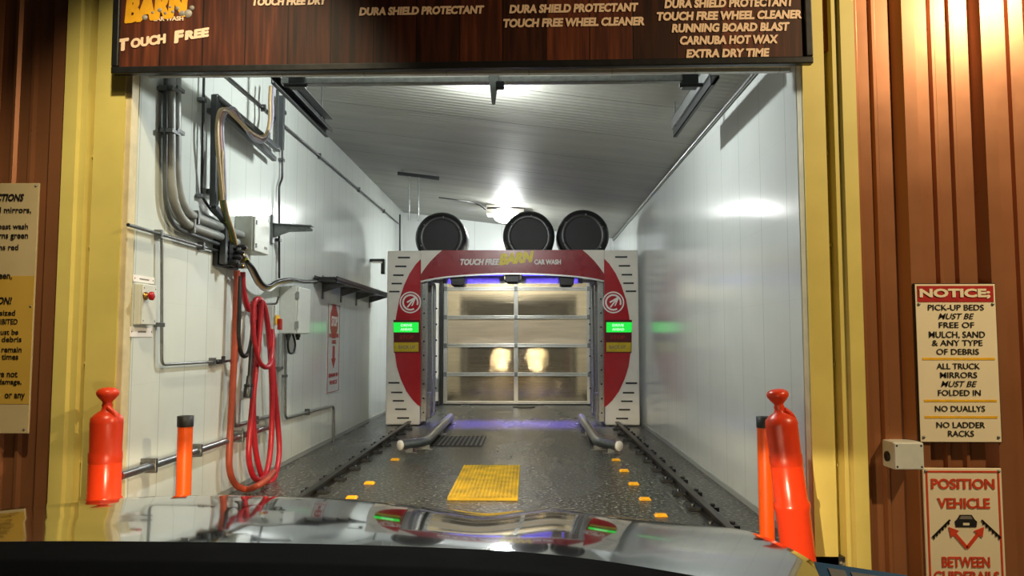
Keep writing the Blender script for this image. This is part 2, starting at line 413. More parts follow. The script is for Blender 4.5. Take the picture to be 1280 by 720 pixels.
for x in (x0, xm, x1):
    for z in zr[1:5]: obj('hinge', MB().box(x-.035, x+.035, YB-.06, YB-.04, z-.05, z+.05), M['galv_dark'], dr, bevel=.004)
for x, s in ((DX0, -1), (DX1, 1)): obj('track', MB().box(x-.05, x+.02 if s < 0 else x+.05, YB-.12, YB-.02, 0, 3.1), M['black'], dr, bevel=.008)
obj('bottom_seal', MB().box(x0-.05, x1+.05, YB-.05, YB+.01, 0, .03), M['seal'], dr)
for x in (DX0-.13, DX1+.13): struct('trim_7' if x < 0 else 'trim_8', MB().box(x-.06, x+.06, YB-.06, YB, 0, 3.1), M['whitep'], bevel=.005)

# ------------------------------------------------------------------ menu sign over the opening
YS = 5.02; TILT = math.radians(.42)
a = PL(140, 93, YS); b = PL(1016, 80, YS); us = (b-a).normalized(); SF = (us, V((-us.z, 0, us.x)), -UY)
WS = (b-a).length; HS = 1.05
sg = thing('menu_sign', 'wide dark plank-patterned wash menu sign with cream lettering above the bay opening', 'sign', tuple((a+b)/2+UY*.1))
def sp(px, py): return PL(px, py, YS)
obj('panel', MB().prism([(.05,.05), (WS-.05,.05), (WS-.05,HS), (.05,HS)], a, SF[0], SF[1], UY, .035), M['planks'], sg)
fr = MB(); fr.prism([(0,0),(WS,0),(WS,.05),(0,.05)], a-UY*.02, SF[0], SF[1], UY, .06)
fr.prism([(0,.05),(.05,.05),(.05,HS),(0,HS)], a-UY*.02, SF[0], SF[1], UY, .06); fr.prism([(WS-.05,.05),(WS,.05),(WS,HS),(WS-.05,HS)], a-UY*.02, SF[0], SF[1], UY, .06)
obj('frame', fr, M['black'], sg, bevel=.008)
s5 = YS/F
lines = [("TOUCH FREE DRY", 362, 2, 97, 10), ("DURA SHIELD PROTECTANT", 527, 13.5, 161, 10.5), ("DURA SHIELD PROTECTANT", 717, 10.5, 165, 11),
         ("TOUCH FREE WHEEL CLEANER", 717, 28, 180, 11), ("DURA SHIELD PROTECTANT", 911, 4, 164, 11), ("TOUCH FREE WHEEL CLEANER", 911, 19.5, 183, 11),
         ("RUNNING BOARD BLAST", 913, 34.5, 149, 11), ("CARNUBA HOT WAX", 911, 50, 124, 11), ("EXTRA DRY TIME", 909.5, 66.5, 105, 10.5)]
for (t, x, y, w, h) in lines: text(t, sp(x, y), SF, w*s5, h*s5, M['cream_ink'], sg, bold=.03, shear=.14, fat=.025)
text("T", sp(155, 56), SF, 14*s5, 15*s5, M['cream_ink'], sg, bold=.03, shear=.15, rot=.14, fat=.035)
text("OUCH", sp(186, 51.5), SF, 46*s5, 12*s5, M['cream_ink'], sg, bold=.03, shear=.15, rot=.14, fat=.035)
text("F", sp(224, 46), SF, 13*s5, 15*s5, M['cream_ink'], sg, bold=.03, shear=.15, rot=.14, fat=.035)
text("REE", sp(246.5, 42.5), SF, 32*s5, 11*s5, M['cream_ink'], sg, bold=.03, shear=.15, rot=.14, fat=.035)
text("BARN", sp(196, 8), SF, 84*s5, 34*s5, M['gold_ink'], sg, bold=.03, shear=.25, rot=.10, fat=.05)
text("CAR WASH", sp(210, 23.5), SF, 41*s5, 6*s5, M['cream_ink'], sg, bold=.04)
for (x, y, r) in ((181,22,3.8),(200,13,3.4),(207,17,2.4),(216,15,2.4),(222,11,3.2),(228,17,4.6),(235,17,5.6),(240,10,3.4),(191,16,2.2),(213,9,2)):
    obj('bubble', MB().lathe([(r*s5, 0), (r*s5*.8, .004), (r*s5*.4, .007), (.0001, .008)], sp(x, y)-UY*.002, -UY, 16), M['bubble'], sg)

# ------------------------------------------------------------------ signs on the siding
YW = YF-.077
def plate(th, p0, p1, y, m, name='panel', d=.012, r=.0):
    a = PL(*p0, y); b = PL(*p1, y)
    return obj(name, MB().box(min(a.x,b.x), max(a.x,b.x), y, y+d, min(a.z,b.z), max(a.z,b.z)), m, th, bevel=r)
def plate2(th, xa, xb, za, zb, y, m, name, d=.003):
    return obj(name, MB().box(xa, xb, y-d, y, za, zb), m, th)
YN = YW-.012; s1 = YN/F
c = PL(1197, 453, YN); wN, hN = PL(1246,430,YN).x-PL(1146,430,YN).x, PL(1197,354,YN).z-PL(1197,551,YN).z
nx0, nx1, nz0, nz1 = c.x-wN/2, c.x+wN/2, c.z-hN/2, c.z+hN/2
ns = thing('notice_sign', 'cream notice sign with red heading and yellow dividing lines on the right siding', 'sign', (c.x, YW, nz0))
obj('edge', MB().box(nx0-.006, nx1+.006, YN+.001, YW+.0, nz0-.006, nz1+.006), M['ink'], ns)
obj('panel', MB().box(nx0, nx1, YN-.004, YN+.002, nz0, nz1), M['sign_white'], ns)
def nxy(fx, fy): return V((nx0+wN*fx, YN-.004, nz1-hN*fy))
k = nxy(.5, .068); plate2(ns, nx0+.012, nx1-.012, nz1-hN*.115, nz1-.012, YN-.004, M['redink'], 'header_band')
text("NOTICE;", nxy(.49, .062)-UY*.003, FRONT, wN*.88, hN*.062, M['sign_white'], ns, bold=.03, name='heading', fat=.015)
rows = [("PICK-UP BEDS",.150,.70,0),("MUST BE",.206,.45,.3),("FREE OF",.262,.44,0),("MULCH, SAND",.320,.70,0),("& ANY TYPE",.376,.63,0),("OF DEBRIS",.432,.53,0),
        ("ALL TRUCK",.524,.54,0),("MIRRORS",.580,.46,0),("MUST BE",.636,.45,.3),("FOLDED IN",.692,.53,0),("NO DUALLYS",.792,.62,0),("NO LADDER",.894,.60,0),("RACKS",.948,.32,0)]
for (t, fy, fw, sh) in rows: text(t, nxy(.5, fy+(.006 if ',' in t else 0)), FRONT, wN*fw, hN*(.047 if ',' in t else .037), M['ink'], ns, bold=.008, shear=sh)
for fy in (.477, .742, .845): plate2(ns, nx0+wN*.06, nx1-wN*.04, nz1-hN*(fy+.007), nz1-hN*(fy-.007), YN-.004, M['yelink'], 'divider')
def screws(th, pts, y, r=.011):
    for p in pts: obj('screw', MB().lathe([(r, 0), (r*.8, .006), (.0001, .008)], (p[0], y, p[1]), -UY, 10), M['galv_dark'], th)
screws(ns, [(nx0+.02, nz1-hN*.13), (nx1-.02, nz1-hN*.13), (nx0+.02, nz0+.03), (nx1-.02, nz0+.03)], YN-.004)

c = PL(1204, 585, YN); wP = PL(1254,640,YN).x-PL(1155,640,YN).x; px0 = PL(1155,640,YN).x; px1 = px0+wP; pz1 = c.z; hP = wP*1.48; pz0 = pz1-hP
ps = thing('position_sign', 'white sign with orange border, arrow and small car picture low on right siding', 'sign', ((px0+px1)/2, YW, pz0))
obj('panel', MB().box(px0, px1, YN-.002, YW, pz0, pz1), M['sign_white'], ps, bevel=.006)
def pp(fx, fy): return V((px0+wP*fx, YN-.002, pz1-hP*fy))
b = MB(); e = .018; w = .012
b.box(px0+e, px1-e, YN-.005, YN-.002, pz1-e-w, pz1-e); b.box(px0+e, px1-e, YN-.005, YN-.002, pz0+e, pz0+e+w)
b.box(px0+e, px0+e+w, YN-.005, YN-.002, pz0+e, pz1-e); b.box(px1-e-w, px1-e, YN-.005, YN-.002, pz0+e, pz1-e); obj('border', b, M['orangeink'], ps)
for (t, fy, fw) in (("POSITION",.135,.80),("VEHICLE",.30,.66),("BETWEEN",.797,.60),("GUIDERAILS",.918,.82)): text(t, pp(.5, fy), FRONT, wP*fw, hP*.088, M["orangeink"], ps, bold=.02, fat=.01)
cb = pp(.52, .455); q = wP
car_pts = [(-.13,-.07),(.13,-.07),(.14,.0),(.11,.03),(.075,.085),(-.075,.085),(-.11,.03),(-.14,0)]
obj('car_picture', MB().prism([(x*q,y*q) for x,y in car_pts], cb, UX, UZ, -UY, .004), M['blacksteel'], ps)
obj('car_window', MB().prism([(x*q,y*q) for x,y in [(-.085,.032),(.085,.032),(.062,.07),(-.062,.07)]], cb-UY*.003, UX, UZ, -UY, .003), M['greyink'], ps)
obj('car_plate', MB().prism([(x*q,y*q) for x,y in [(-.04,-.045),(.04,-.045),(.04,-.015),(-.04,-.015)]], cb-UY*.003, UX, UZ, -UY, .003), M['sign_white'], ps)
for s in (-1, 1):
    rl = MB(); p = cb+UX*(s*.20*q)+UZ*.02*q; r2 = cb+UX*(s*.43*q)-UZ*.20*q; rl.bar(p-UY*.003, r2-UY*.003, .010, .006, UY); 
    for i in range(6):
        z = p.lerp(r2, (i+.5)/6); rl.bar(z-UY*.003, z+V((-s*.0,0,-.020))-UY*.003, .010, .006, UY)
    obj('rail_picture', rl, M['ink'], ps)
ar = MB(); t0 = cb+V((0,-.003,-.33*q))
for s in (-1, 1):
    t1_ = cb+V((s*.16*q,-.003,-.14*q)); ar.bar(t0, t1_, .022, .006, UY)
    d = (t1_-t0).normalized(); nn = V((-d.z,0,d.x)); ar.prism([(0,.05),(.035,-.012),(-.035,-.012)], t1_, nn, d, -UY, .004)
obj('arrow', ar, M['orangeink'], ps)
screws(ps, [(px0+.02, pz1-.022), (px1-.02, pz1-.022)], YN-.002)

# instructions sign at the left edge of the picture
lx1 = PL(42, 400, YN).x; lz1 = PL(30, 229, YN).z; lz0 = PL(30, 542, YN).z; lx0 = lx1-.95
ls = thing('instructions_sign', 'tall cream and yellow instructions sign with black text on the left siding', 'sign', (lx1-.4, YW, lz0))
obj('panel', MB().box(lx0, lx1, YN-.004, YW, lz0, lz1), M['sign_tan'], ls, bevel=.004)
plate2(ls, lx0+.0, lx1-.004, PL(30,505,YN).z, PL(30,345,YN).z, YN-.004, M['sign_yellow'], 'yellow_box', .002)
def ltext(t, pr, py, h, bold=.012, sh=0):
    w = len(t)*h*.62; xr = PL(pr, py, YN).x; text(t, V((xr-w/2, YN-.006, PL(pr, py, YN).z)), FRONT, w, h*1.25 if any(c in t for c in 'gpqy,') else h, M['ink'], ls, bold=bold, shear=sh)
ltext("INSTRUCTIONS", 31, 247, .052, .03, .25); ltext("CAUTION!", 16, 376, .052, .03, .25)
for (t, pr, py) in (("fold mirrors,",40,263),("best wash",36,283),("turns green",36,296),("turns red",24,309),("green,",16,347),("oversized",20,391),("PROHIBITED",23,402),
                    ("must be",24,415),("or debris",28,424),("remain",28,437),("times",24,446),("are not",23,468),("damage,",28,478),("or any",32,496)): ltext(t, pr, py, .038)
screws(ls, [(lx1-.022, lz1-.02), (lx1-.022, PL(30,383,YN).z), (lx1-.03, lz0+.03)], YN-.004, .008)

# small grey box on the siding
bx = thing('junction_box', 'small pale grey box with a round dark eye on the right siding', 'box', tuple(PL(1126, 588, YW)))
ba = PL(1102, 555, YF); xa = ba.x; q = PL(1117, 553, YF-.17); q2 = PL(1152, 589, YF-.17)
obj('housing', MB().box(xa, xa+.20, YF-.16, YF, q2.z+.006, q.z), M['box'], bx, bevel=.012)
obj('cover', MB().box(xa+.004, xa+.196, YF-.172, YF-.16, q2.z+.01, q.z-.004), M['box'], bx, bevel=.006)
for i in (.02, .18):
    for z in (q2.z+.028, q.z-.022): obj('screw', MB().lathe([(.008,0),(.0001,.005)], (xa+i, YF-.172, z), -UY, 8), M['blacksteel'], bx)
obj('eye', MB().lathe([(.034,0),(.034,.012),(.022,.014),(.0001,.006)], (xa, YF-.085, (q.z+q2.z)/2-.01), -UX, 16), M['black'], bx)

# ------------------------------------------------------------------ delineators and posts by the opening
def delineator(px, py, Y, lean, label, sc=1.0):
    p = PL(px, py, Y); top = p.z; X = p.x
    t = thing('delineator', label, 'delineator', (X+lean*(top-GZ), Y, GZ), 'orange looped delineators beside the opening')
    ax = V((-lean, 0, 1)).normalized(); o = V((X+lean*(top-GZ), Y, GZ)); h = (top-GZ)/ax.z
    R = .104*sc; hv = top/ax.z
    def at(f): return (h-hv)+f*hv
    lower = [(R*1.0, .05), (R*1.03, at(.30)), (R*1.10, at(.32)), (R*1.10, at(.345)), (R*.99, at(.36)), (R*.98, at(.56))]
    upper = [(R*.98, at(.56)), (R*1.0, at(.575)), (R*1.0, at(.615)), (R*.95, at(.625)), (R*.98, at(.79)), (R*.95, at(.82)), (R*.70, at(.845)), (R*.36, at(.865)), (R*.30, at(.885)),
             (R*.34, at(.893)), (R*.28, at(.905)), (R*.30, at(.915)), (R*.50, at(.935)), (R*.66, at(.955)), (R*.68, at(.97)), (R*.60, at(.985)), (R*.35, at(.997)), (.0001, h)]
    obj('sleeve', MB().lathe(lower, o, ax, 32), M['orange_ref'], t); obj('body', MB().lathe(upper, o, ax, 32), M['orange'], t)
    c = o+ax*at(.85)
    mb = MB(); mb.tube(smooth([o+ax*at(.80)+V((R*.86,-.02,0)), o+ax*at(.85)+V((R*.62,-.03,0)), o+ax*at(.885)+V((R*.22,-.03,0))], 6), .016, 8); obj('strap', mb, M['orange'], t)
    obj('base', MB().lathe([(.22,0),(.22,.03),(.17,.055),(.12,.06),(.10,.08)], o, UZ, 28), M['rubber'], t)
delineator(135, 484, 4.96, .0, 'upright orange delineator in front of the yellow trim at the left of the opening')
delineator(971, 486, 4.96, .105, 'leaning orange delineator beside a thinner post at the right of the opening')
def post(px, py, Y, label):
    p = PL(px, py, Y); t = thing('marker_post', label, 'post', (p.x, Y, 0), 'orange marker posts inside the opening'); h = p.z
    obj('tube', MB().lathe([(.052,0),(.052,h-.07)], (p.x, Y, 0), UZ, 24), M['orange2'], t)
    obj('foot', MB().lathe([(.085,0),(.085,.02),(.056,.035)], (p.x, Y, 0), UZ, 24), M['orange2'], t)
    obj('cap', MB().lathe([(.056,h-.075),(.057,h),(.045,h+.002),(.0001,h+.003)], (p.x, Y, 0), UZ, 24), M['rubber'], t)
post(232, 520, 5.36, 'thin straight orange post with black cap by the left bay wall')
post(955.5, 521, 5.34, 'thin straight orange post with black cap behind the leaning delineator')

# ------------------------------------------------------------------ front of the bay: raised door, tracks
fd = bpy.data.objects.new('door_2', None); COL.objects.link(fd); YD = 5.72; fd.location = (-.3, YD, 3.4); fd['kind'] = 'structure'
a = PL(352, 106, YD); b = PL(868, 104, YD)
obj('bottom_bar', MB().box(a.x, b.x, YD-.02, YD+.05, a.z, a.z+.05), M['galv'], fd, bevel=.006)
obj('door_panel', MB().box(a.x+.05, b.x-.05, YD, YD+.04, a.z+.05, zc(b.x)-.05), M['whitep'], fd)
for px in (372, 862):
    p = PL(px, 106, YD); mb = MB(); mb.box(p.x-.06, p.x+.06, YD-.05, YD+.04, p.z-.03, p.z+.16); mb.tube([p+V((-.09,-.05,-.02)), p+V((.09,-.05,-.02))], .018, 8)
    obj('bearing', mb, M['blacksteel'], fd, bevel=.006)
p = PL(617, 100, YD-.03); mb = MB(); mb.prism([(-.045,.08),(.045,.08),(.035,-.05),(.012,-.20),(-.012,-.20),(-.03,-.05)], p-UY*.03, UX, UZ, UY, .03)
obj('lock_plate', mb, M['pvc'], fd, bevel=.004); obj('latch', MB().box(p.x+.02, p.x+.085, YD-.10, YD-.05, p.z-.09, p.z-.03), M['blacksteel'], fd, bevel=.008)

def track(px_end, py_end, X, px_s, label):
    e = PX(px_end, py_end, X); s = PX(px_s[0], px_s[1], X); z = e.z
    t = thing('door_track', label, 'door track', (X, e.y, z), 'tracks for the front door')
    y0 = YD+.05
    mb = MB(); mb.box(X-.035, X-.028, y0, e.y, z-.03, z+.05); mb.box(X-.035, X+.035, y0, e.y, z+.043, z+.05); mb.box(X+.028, X+.035, y0, e.y, z+.02, z+.05); mb.box(X-.035, X+.0, y0, e.y, z-.03, z-.023)
    obj('channel', mb, M['blacksteel'], t)
    mb = MB(); mb.box(X-.05, X-.044, y0, e.y, z+.05, z+.16); mb.box(X-.05, X+.04, y0, e.y, z+.154, z+.16); obj('angle_iron', mb, M['galv_dark'], t)
    for yy in (y0+.25, e.y-.12): obj('hanger', MB().box(X-.044, X-.036, yy-.02, yy+.02, z+.05, zc(X)+.01), M['galv_dark'], t)
track(411, 168, -2.02, (340,95), 'dark steel door track hanging at the left of the ceiling')
track(846, 168, 1.47, (890,90), 'dark steel door track hanging at the right of the ceiling')

# lamp over the gantry
YLp = 14.3; p = PL(632, 258, YLp); zt = zc(p.x)
cl = thing('ceiling_light', 'bright square ceiling light glowing above the wash gantry', 'ceiling light', (p.x, YLp, zt))
fm = MB(); w = .36
for (xa, xb, ya, yb) in ((-w, w, -.2, -.17), (-w, w, .17, .2), (-w, -w+.03, -.17, .17), (w-.03, w, -.17, .17)): fm.box(p.x+xa, p.x+xb, YLp+ya, YLp+yb, zt-.15, zt-.03)
fm.box(p.x-w, p.x+w, YLp-.2, YLp+.2, zt-.06, zt+.02)
obj('frame', fm, M['whitep'], cl)
obj('diffuser', MB().lathe([(.0001,-.30),(.12,-.285),(.20,-.24),(.24,-.17),(.24,-.06)], (p.x, YLp, zt), UZ, 24), M['bulb'], cl)
# ceiling strut rails
def strut(p0, p1, Y, label, rods):
    a = PL(*p0, Y); b = PL(*p1, Y); a.z = zc(a.x)-.06; b.z = zc(b.x)-.06
    t = thing('strut_rail', label, 'strut rail', tuple(a), 'strut rails on the rear ceiling'); mb = MB(); mb.bar(a, b, .055, .055); obj('channel', mb, M['blacksteel'], t)
    for px, l in rods:
        q = a.lerp(b, px); obj('rod', MB().tube([q, q-UZ*l], .014, 8), M['galv'], t)
    for q in (a.lerp(b,.12), a.lerp(b,.88)): obj('hanger', MB().box(q.x-.02, q.x+.02, q.y-.02, q.y+.02, q.z, zc(q.x)+.02), M['galv'], t)
strut((497,241), (549,248), 12.0, 'thin steel strut with rods under the ceiling left of the lamp', [(.28,.75),(.5,.75)])
strut((707,266), (758,274), 14.6, 'thin steel strut under the ceiling right of the lamp', [(.92,.6)])
w1 = MB(); w1.tube(smooth([PL(549,247,12.6), PL(572,250,13), PL(594,254,13.6), PL(607,262,13.7)], 6), .010, 6)
tag(obj('lamp_cable', w1, M['black_hose'], None, loc=tuple(PL(549,247,12.6))), 'thin dark cable running to the bright ceiling light', 'cable')

# ------------------------------------------------------------------ floor fittings
def rail(X, side, y0, y1, label):
    t = thing('floor_rail', label, 'rail', (X, y0, 0), 'gantry rails bolted to the floor')
    mb = MB(); mb.box(X-.055, X+.055, y0, y1, 0, .012); mb.box(X-.008, X+.008, y0, y1, .012, .06); mb.box(X-.03, X+.03, y0, y1, .055, .078); obj('rail', mb, M['ironrail'], t, bevel=.003)
    y = y0+.35
    while y < y1:
        for e in (-1, 1):
            mb = MB(); mb.box(X+e*.075-.055, X+e*.075+.055, y-.055, y+.055, 0, .035); mb.lathe([(.022,.035),(.022,.058),(.0001,.06)], (X+e*.085,y,0), UZ, 6)
            obj('clip', mb, M['blacksteel'], t, bevel=.004)
        y += .62
rail(-2.01, -1, 5.5, 15.6, 'long dark steel floor rail along the left bay wall')
rail(1.473, 1, 5.5, 15.6, 'long dark steel floor rail along the right bay wall')
def guide(pts, label):
    t = thing('wheel_guide', label, 'wheel guide', tuple(V((pts[1][0], pts[1][1], 0))), 'tubular tyre guides before the gantry'); r = .062
    P = [V((x, y, .105)) for x, y in pts]
    obj('tube', MB().tube(fillet(P, .25, 8), r, 16), M['galv'], t)
    d = (P[0]-P[1]).normalized(); obj('end_cap', MB().lathe([(r*1.02,0),(r*1.02,.02),(r*.8,.03),(.0001,.032)], P[0], d, 16), M['whitep'], t)
    for q, s in ((P[1].lerp(P[2], .03), .06), (P[1].lerp(P[2], .5), .06), (P[1].lerp(P[2], .97), .06), (P[0].lerp(P[1], .35), .05)):
        mb = MB(); mb.box(q.x-.05, q.x+.05, q.y-.05, q.y+.05, 0, .06); mb.box(q.x-.10, q.x+.10, q.y-.08, q.y+.08, 0, .014); obj('foot', mb, M['galv_dark'], t, bevel=.004)
guide([(-1.63, 9.55), (-1.36, 9.85), (-1.36, 13.0)], 'galvanised tyre guide tube on the left with pale end cap')
guide([(1.13, 9.55), (.90, 9.85), (.90, 13.0)], 'galvanised tyre guide tube on the right with pale end cap')
def road_marker(px, py, label):
    p = PZ(px, py); t = thing('road_marker', label, 'road marker', (p.x, p.y, 0), 'amber road markers along the lane')
    mb = MB(); w, d, h = .055, .045, .022
    mb.add([(p.x-w,p.y-d,0),(p.x+w,p.y-d,0),(p.x+w,p.y+d,0),(p.x-w,p.y+d,0),(p.x-w*.75,p.y-d*.45,h),(p.x+w*.75,p.y-d*.45,h),(p.x+w*.75,p.y+d*.45,h),(p.x-w*.75,p.y+d*.45,h)],
           [(3,2,1,0),(4,5,6,7),(0,1,5,4),(1,2,6,5),(2,3,7,6),(3,0,4,7)]); obj('body', mb, M['marker'], t, bevel=.004)
    obj('reflector', MB().box(p.x-w*.6, p.x+w*.6, p.y-d*.9, p.y-d*.5, .006, .014), M['yelink'], t)
for (x, y, n) in ((494,575,'farthest of the left row, before the left tyre guide'),(462,604.5,'middle of the left row'),(440,622.5,'nearest of the left row'),
                  (770,575.5,'farthest of the right row, before the right tyre guide'),(780,589,'second farthest of the right row'),(792,605.5,'middle of the right row'),(806,624.5,'second nearest of the right row'),(826,645,'nearest of the right row, at the car hood')):
    road_marker(x, y, 'amber road marker, '+n)
a = PZ(581, 584); b = PZ(646, 626)
gx0, gx1, gy0, gy1 = a.x, b.x, b.y, a.y
g = thing('drain_grate', 'yellow fibreglass floor grate in the middle of the lane', 'grate', ((gx0+gx1)/2, gy0, 0))
mb = MB(); n = 17
for i in range(n+1): x = gx0+(gx1-gx0)*i/n; mb.box(x-.008, x+.008, gy0, gy1, .001, .028)
ny = 34
for i in range(ny+1): y = gy0+(gy1-gy0)*i/ny; mb.box(gx0, gx1, y-.007, y+.007, .004, .024)
obj('grid', mb, M['grate'], g); obj('plate', MB().box(gx0, gx1, gy0, gy1, 0, .012), mat('yellow_stained_underlay', (172,136,22), .6, var=.35, scale=7), g)
a = PZ(536, 546); b = PZ(600, 558)
g = thing('drain_cover', 'dark trench drain cover in the floor by the left tyre guide', 'drain cover', (a.x, b.y, 0))
obj('frame', MB().box(a.x-.03, b.x+.03, b.y-.03, a.y+.03, 0, .006), M['pit'], g)
mb = MB()
for i in range(14): x = a.x+(b.x-a.x)*i/13; mb.box(x-.012, x+.012, b.y, a.y, .004, .014)
obj('bars', mb, M['ironrail'], g)
p = PZ(655, 509); g = thing('floor_drain', 'small round dark floor drain in front of the rear door', 'drain', (p.x, p.y, 0))
obj('rim', MB().lathe([(.24,0),(.24,.012),(.20,.014),(.19,.006),(.0001,.005)], (p.x,p.y,0), UZ, 24), M['pit'], g)
mb = MB()
for i in range(-3, 4): w = math.sqrt(.19**2-(i*.05)**2); mb.box(p.x-w, p.x+w, p.y+i*.05-.008, p.y+i*.05+.008, .004, .013)
obj('grid', mb, M['ironrail'], g)

# ------------------------------------------------------------------ left wall services
def WL(px, py, off=.04): return PX(px, py, XL+off)
def pipe(name, label, cat, pts, r, m, off=.04, fr=.12, clamps=(), group=None, n=10, cl_m='galv_dark'):
    P = [WL(p[0], p[1], p[2] if len(p) > 2 else off) for p in pts]; t = thing(name, label, cat, tuple(P[0]), group)
    F_ = fillet(P, fr) if fr else smooth(P); obj('run', MB().tube(F_, r, n), M[m], t)
    for c in clamps:
        q = WL(c[0], c[1], off); d = UZ if len(c) < 3 else UY; mb = MB()
        if d is UZ: mb.box(XL+.001, q.x+r+.006, q.y-r-.022, q.y+r+.022, q.z-.016, q.z+.016)
        else: mb.box(XL+.001, q.x+r+.006, q.y-.016, q.y+.016, q.z-r-.022, q.z+r+.022)
        obj('clamp', mb, M[cl_m], t, bevel=.003)
    return t
pipe('conduit', 'thick grey conduit sweeping down the left wall, upper of the bent pair', 'pipe', [(220.5,90),(220.5,262),(303,294)], .036, 'pvc', .07, .34, [(220.5,112),(243,272,1),(220.5,165)], 'bent grey conduits', 14)
pipe('conduit', 'thick grey conduit sweeping down the left wall, lower of the bent pair', 'pipe', [(213.5,90),(213.5,274),(296,303)], .036, 'pvc', .07, .38, [(213.5,112),(238,283,1),(213.5,165)], 'bent grey conduits', 14)
pipe('thin_conduit', 'thin dark conduit left of the thick bent pair, curving under them', 'pipe', [(207.5,90),(206,281),(278,307)], .018, 'pvc_dark', .05, .30, [(207,112)])
pipe('water_pipe', 'thin horizontal pipe from the opening to the valve manifold', 'pipe', [(160,281),(280,316)], .013, 'galv', .04, 0.01, [(200,293,1),(253,308,1)])
pipe('water_pipe', 'thin pipe dropping below the horizontal pipe and turning right to a valve', 'pipe', [(202,296),(202,456),(288,451)], .012, 'galv', .04, .06, [(201,406),(267,452,1)])
v = thing('hose_valve', 'small black valve on the thin pipe beside the brown hose', 'valve', tuple(WL(276,452,.05))); q = WL(276,452,.05)
obj('body', MB().lathe([(.016,-.10),(.022,-.09),(.022,.02),(.014,.03),(.014,.12)], q, UY, 12), M['black'], v); obj('handle', MB().box(q.x+.015,q.x+.03,q.y-.03,q.y+.03,q.z-.008,q.z+.05), M['black'], v, bevel=.004)
pipe('black_conduit', 'thin black conduit from the sign down to a bend above the manifold', 'pipe', [(255,90),(252,246),(268,268),(283,276)], .012, 'black', .04, .08, [(254,125),(252,245)])
pipe('ceiling_conduit', 'thin dark conduit running high along the left wall to the rear corner', 'pipe', [(280,92),(354,156),(499,280)], .014, 'black', .03, .01, [(330,135,1),(400,195,1),(449,237,1),(480,264,1)])
pipe('corner_conduit', 'thin dark vertical conduit in the rear left corner', 'pipe', [(500,268,.05),(500,318,.05)], .02, 'black', .05, .01)
pipe('drop_conduit', 'thin black conduit dropping from the boom corner past the wall bracket', 'pipe', [(353,186),(353,223),(349,232),(349,348)], .013, 'black', .04, .05, [(349,300),(353,200)])
# wall boom of square tube
t = thing('hose_boom', 'dark grey square-tube frame carrying hoses high on the left wall', 'frame', tuple(WL(279,329,.09)))
for pts, w in (([(269,119),(267,258)],.055), ([(267,258),(281,276)],.055), ([(281,276),(279,330)],.055), ([(269,121),(348,187)],.055), ([(351,187),(352.5,120)],.06),([(346,186),(347,112)],.03),([(273,136),(343,199)],.05),([(273,128),(271,256)],.03)):
    mb = MB()
    for i in range(len(pts)-1): mb.bar(WL(*pts[i],.09), WL(*pts[i+1],.09), w, w, UX)
    obj('tube', mb, M['pvc_dark'], t, bevel=.006)
for px, py in ((268.5,140),(267.5,240),(352,140),(310,156)):
    q = WL(px, py, .05); obj('bracket', MB().box(XL+.001, q.x+.04, q.y-.05, q.y+.05, q.z-.02, q.z+.02), M['galv_dark'], t)
for px, py in ((300,150),(345,186)):
    q = WL(px, py, .09); obj('bolt', MB().lathe([(.014,0),(.014,.04),(.0001,.042)], q, UX, 6), M['galv'], t)
# hose bundle over the boom
bund = [('tan_hose','tan',0,0),('pink_hose','pinkish',2.2,.5),('lilac_hose','lilac grey',4.6,-.5),('tan_hose','pale tan',-1.8,.6)]
for i, (mm, cn, dx, dz) in enumerate(bund):
    P = [(279+dx*.5,250),(275+dx,200),(273+dx,160),(277+dx,140-dz*2),(287+dx,137+dz*3),(300,150+dz*4),(314,167+dx*.8),(327,173+dx),(334,166+dx*.6),(338+dx*.5,148),(338+dx*.5,125),(339+dx*.5,108)]
    pipe('supply_hose', cn+' hose arched over the dark wall frame', 'hose', P, .018, mm, .13+.012*i, 0, (), 'hoses arched over the wall frame', 8)
for i, (mm, cn, dx) in enumerate((('yel_hose','yellow',-2.2),('green_hose','pale green',.6),('tan_hose','tan',3))):
    pipe('feed_hose', cn+' hose dropping straight to the valve manifold', 'hose', [(276+dx*.6,185),(275+dx*.8,205),(276+dx,235),(281+dx,265),(289+dx,290),(293+dx,306)], .014, mm, .11+.02*i, 0, (), 'hoses dropping to the manifold', 8)
# enclosures
def enclosure(name, label, wx, z0p, z1p, prot, fx, door=True):
    a = WL(wx, (z0p+z1p)/2, 0); Y0 = a.y; xf = XL+prot; Y1 = PX(fx, (z0p+z1p)/2, xf).y
    zt = PX(wx+3, z0p, XL+prot*.5).z; zb = PX(wx+3, z1p, XL+prot*.5).z
    t = thing(name, label, 'box', (XL, (Y0+Y1)/2, zb))
    obj('body', MB().box(XL, xf-.022, Y0, Y1, zb, zt), M['box'], t, bevel=.01); obj('door', MB().box(xf-.022, xf, Y0+.004, Y1-.004, zb+.004, zt-.004), M['box'], t, bevel=.008)
    return t, Y0, Y1, zb, zt, xf
t, Y0, Y1, zb, zt, xf = enclosure('control_enclosure', 'pale grey control box on the left wall right of the valve manifold', 293, 265, 311, .2, 337)
obj('label_plate', MB().box(xf, xf+.002, Y1-.14, Y1-.06, zb+.05, zb+.075), M['greyink'], t)
for z in (zb+.06, zt-.06): obj('latch', MB().box(xf, xf+.010, Y0+.02, Y0+.05, z-.02, z+.02), M['pvc'], t, bevel=.003)
t, Y0, Y1, zb, zt, xf = enclosure('electrical_enclosure', 'large pale grey electrical box on the left wall behind the red hoses', 349, 356, 417, .22, 388)
obj('hinge', MB().box(xf-.03, xf+.004, Y0-.008, Y0+.01, zt-.14, zt-.06), M['pvc'], t); obj('hinge', MB().box(xf-.03, xf+.004, Y0-.008, Y0+.01, zb+.06, zb+.14), M['pvc'], t)
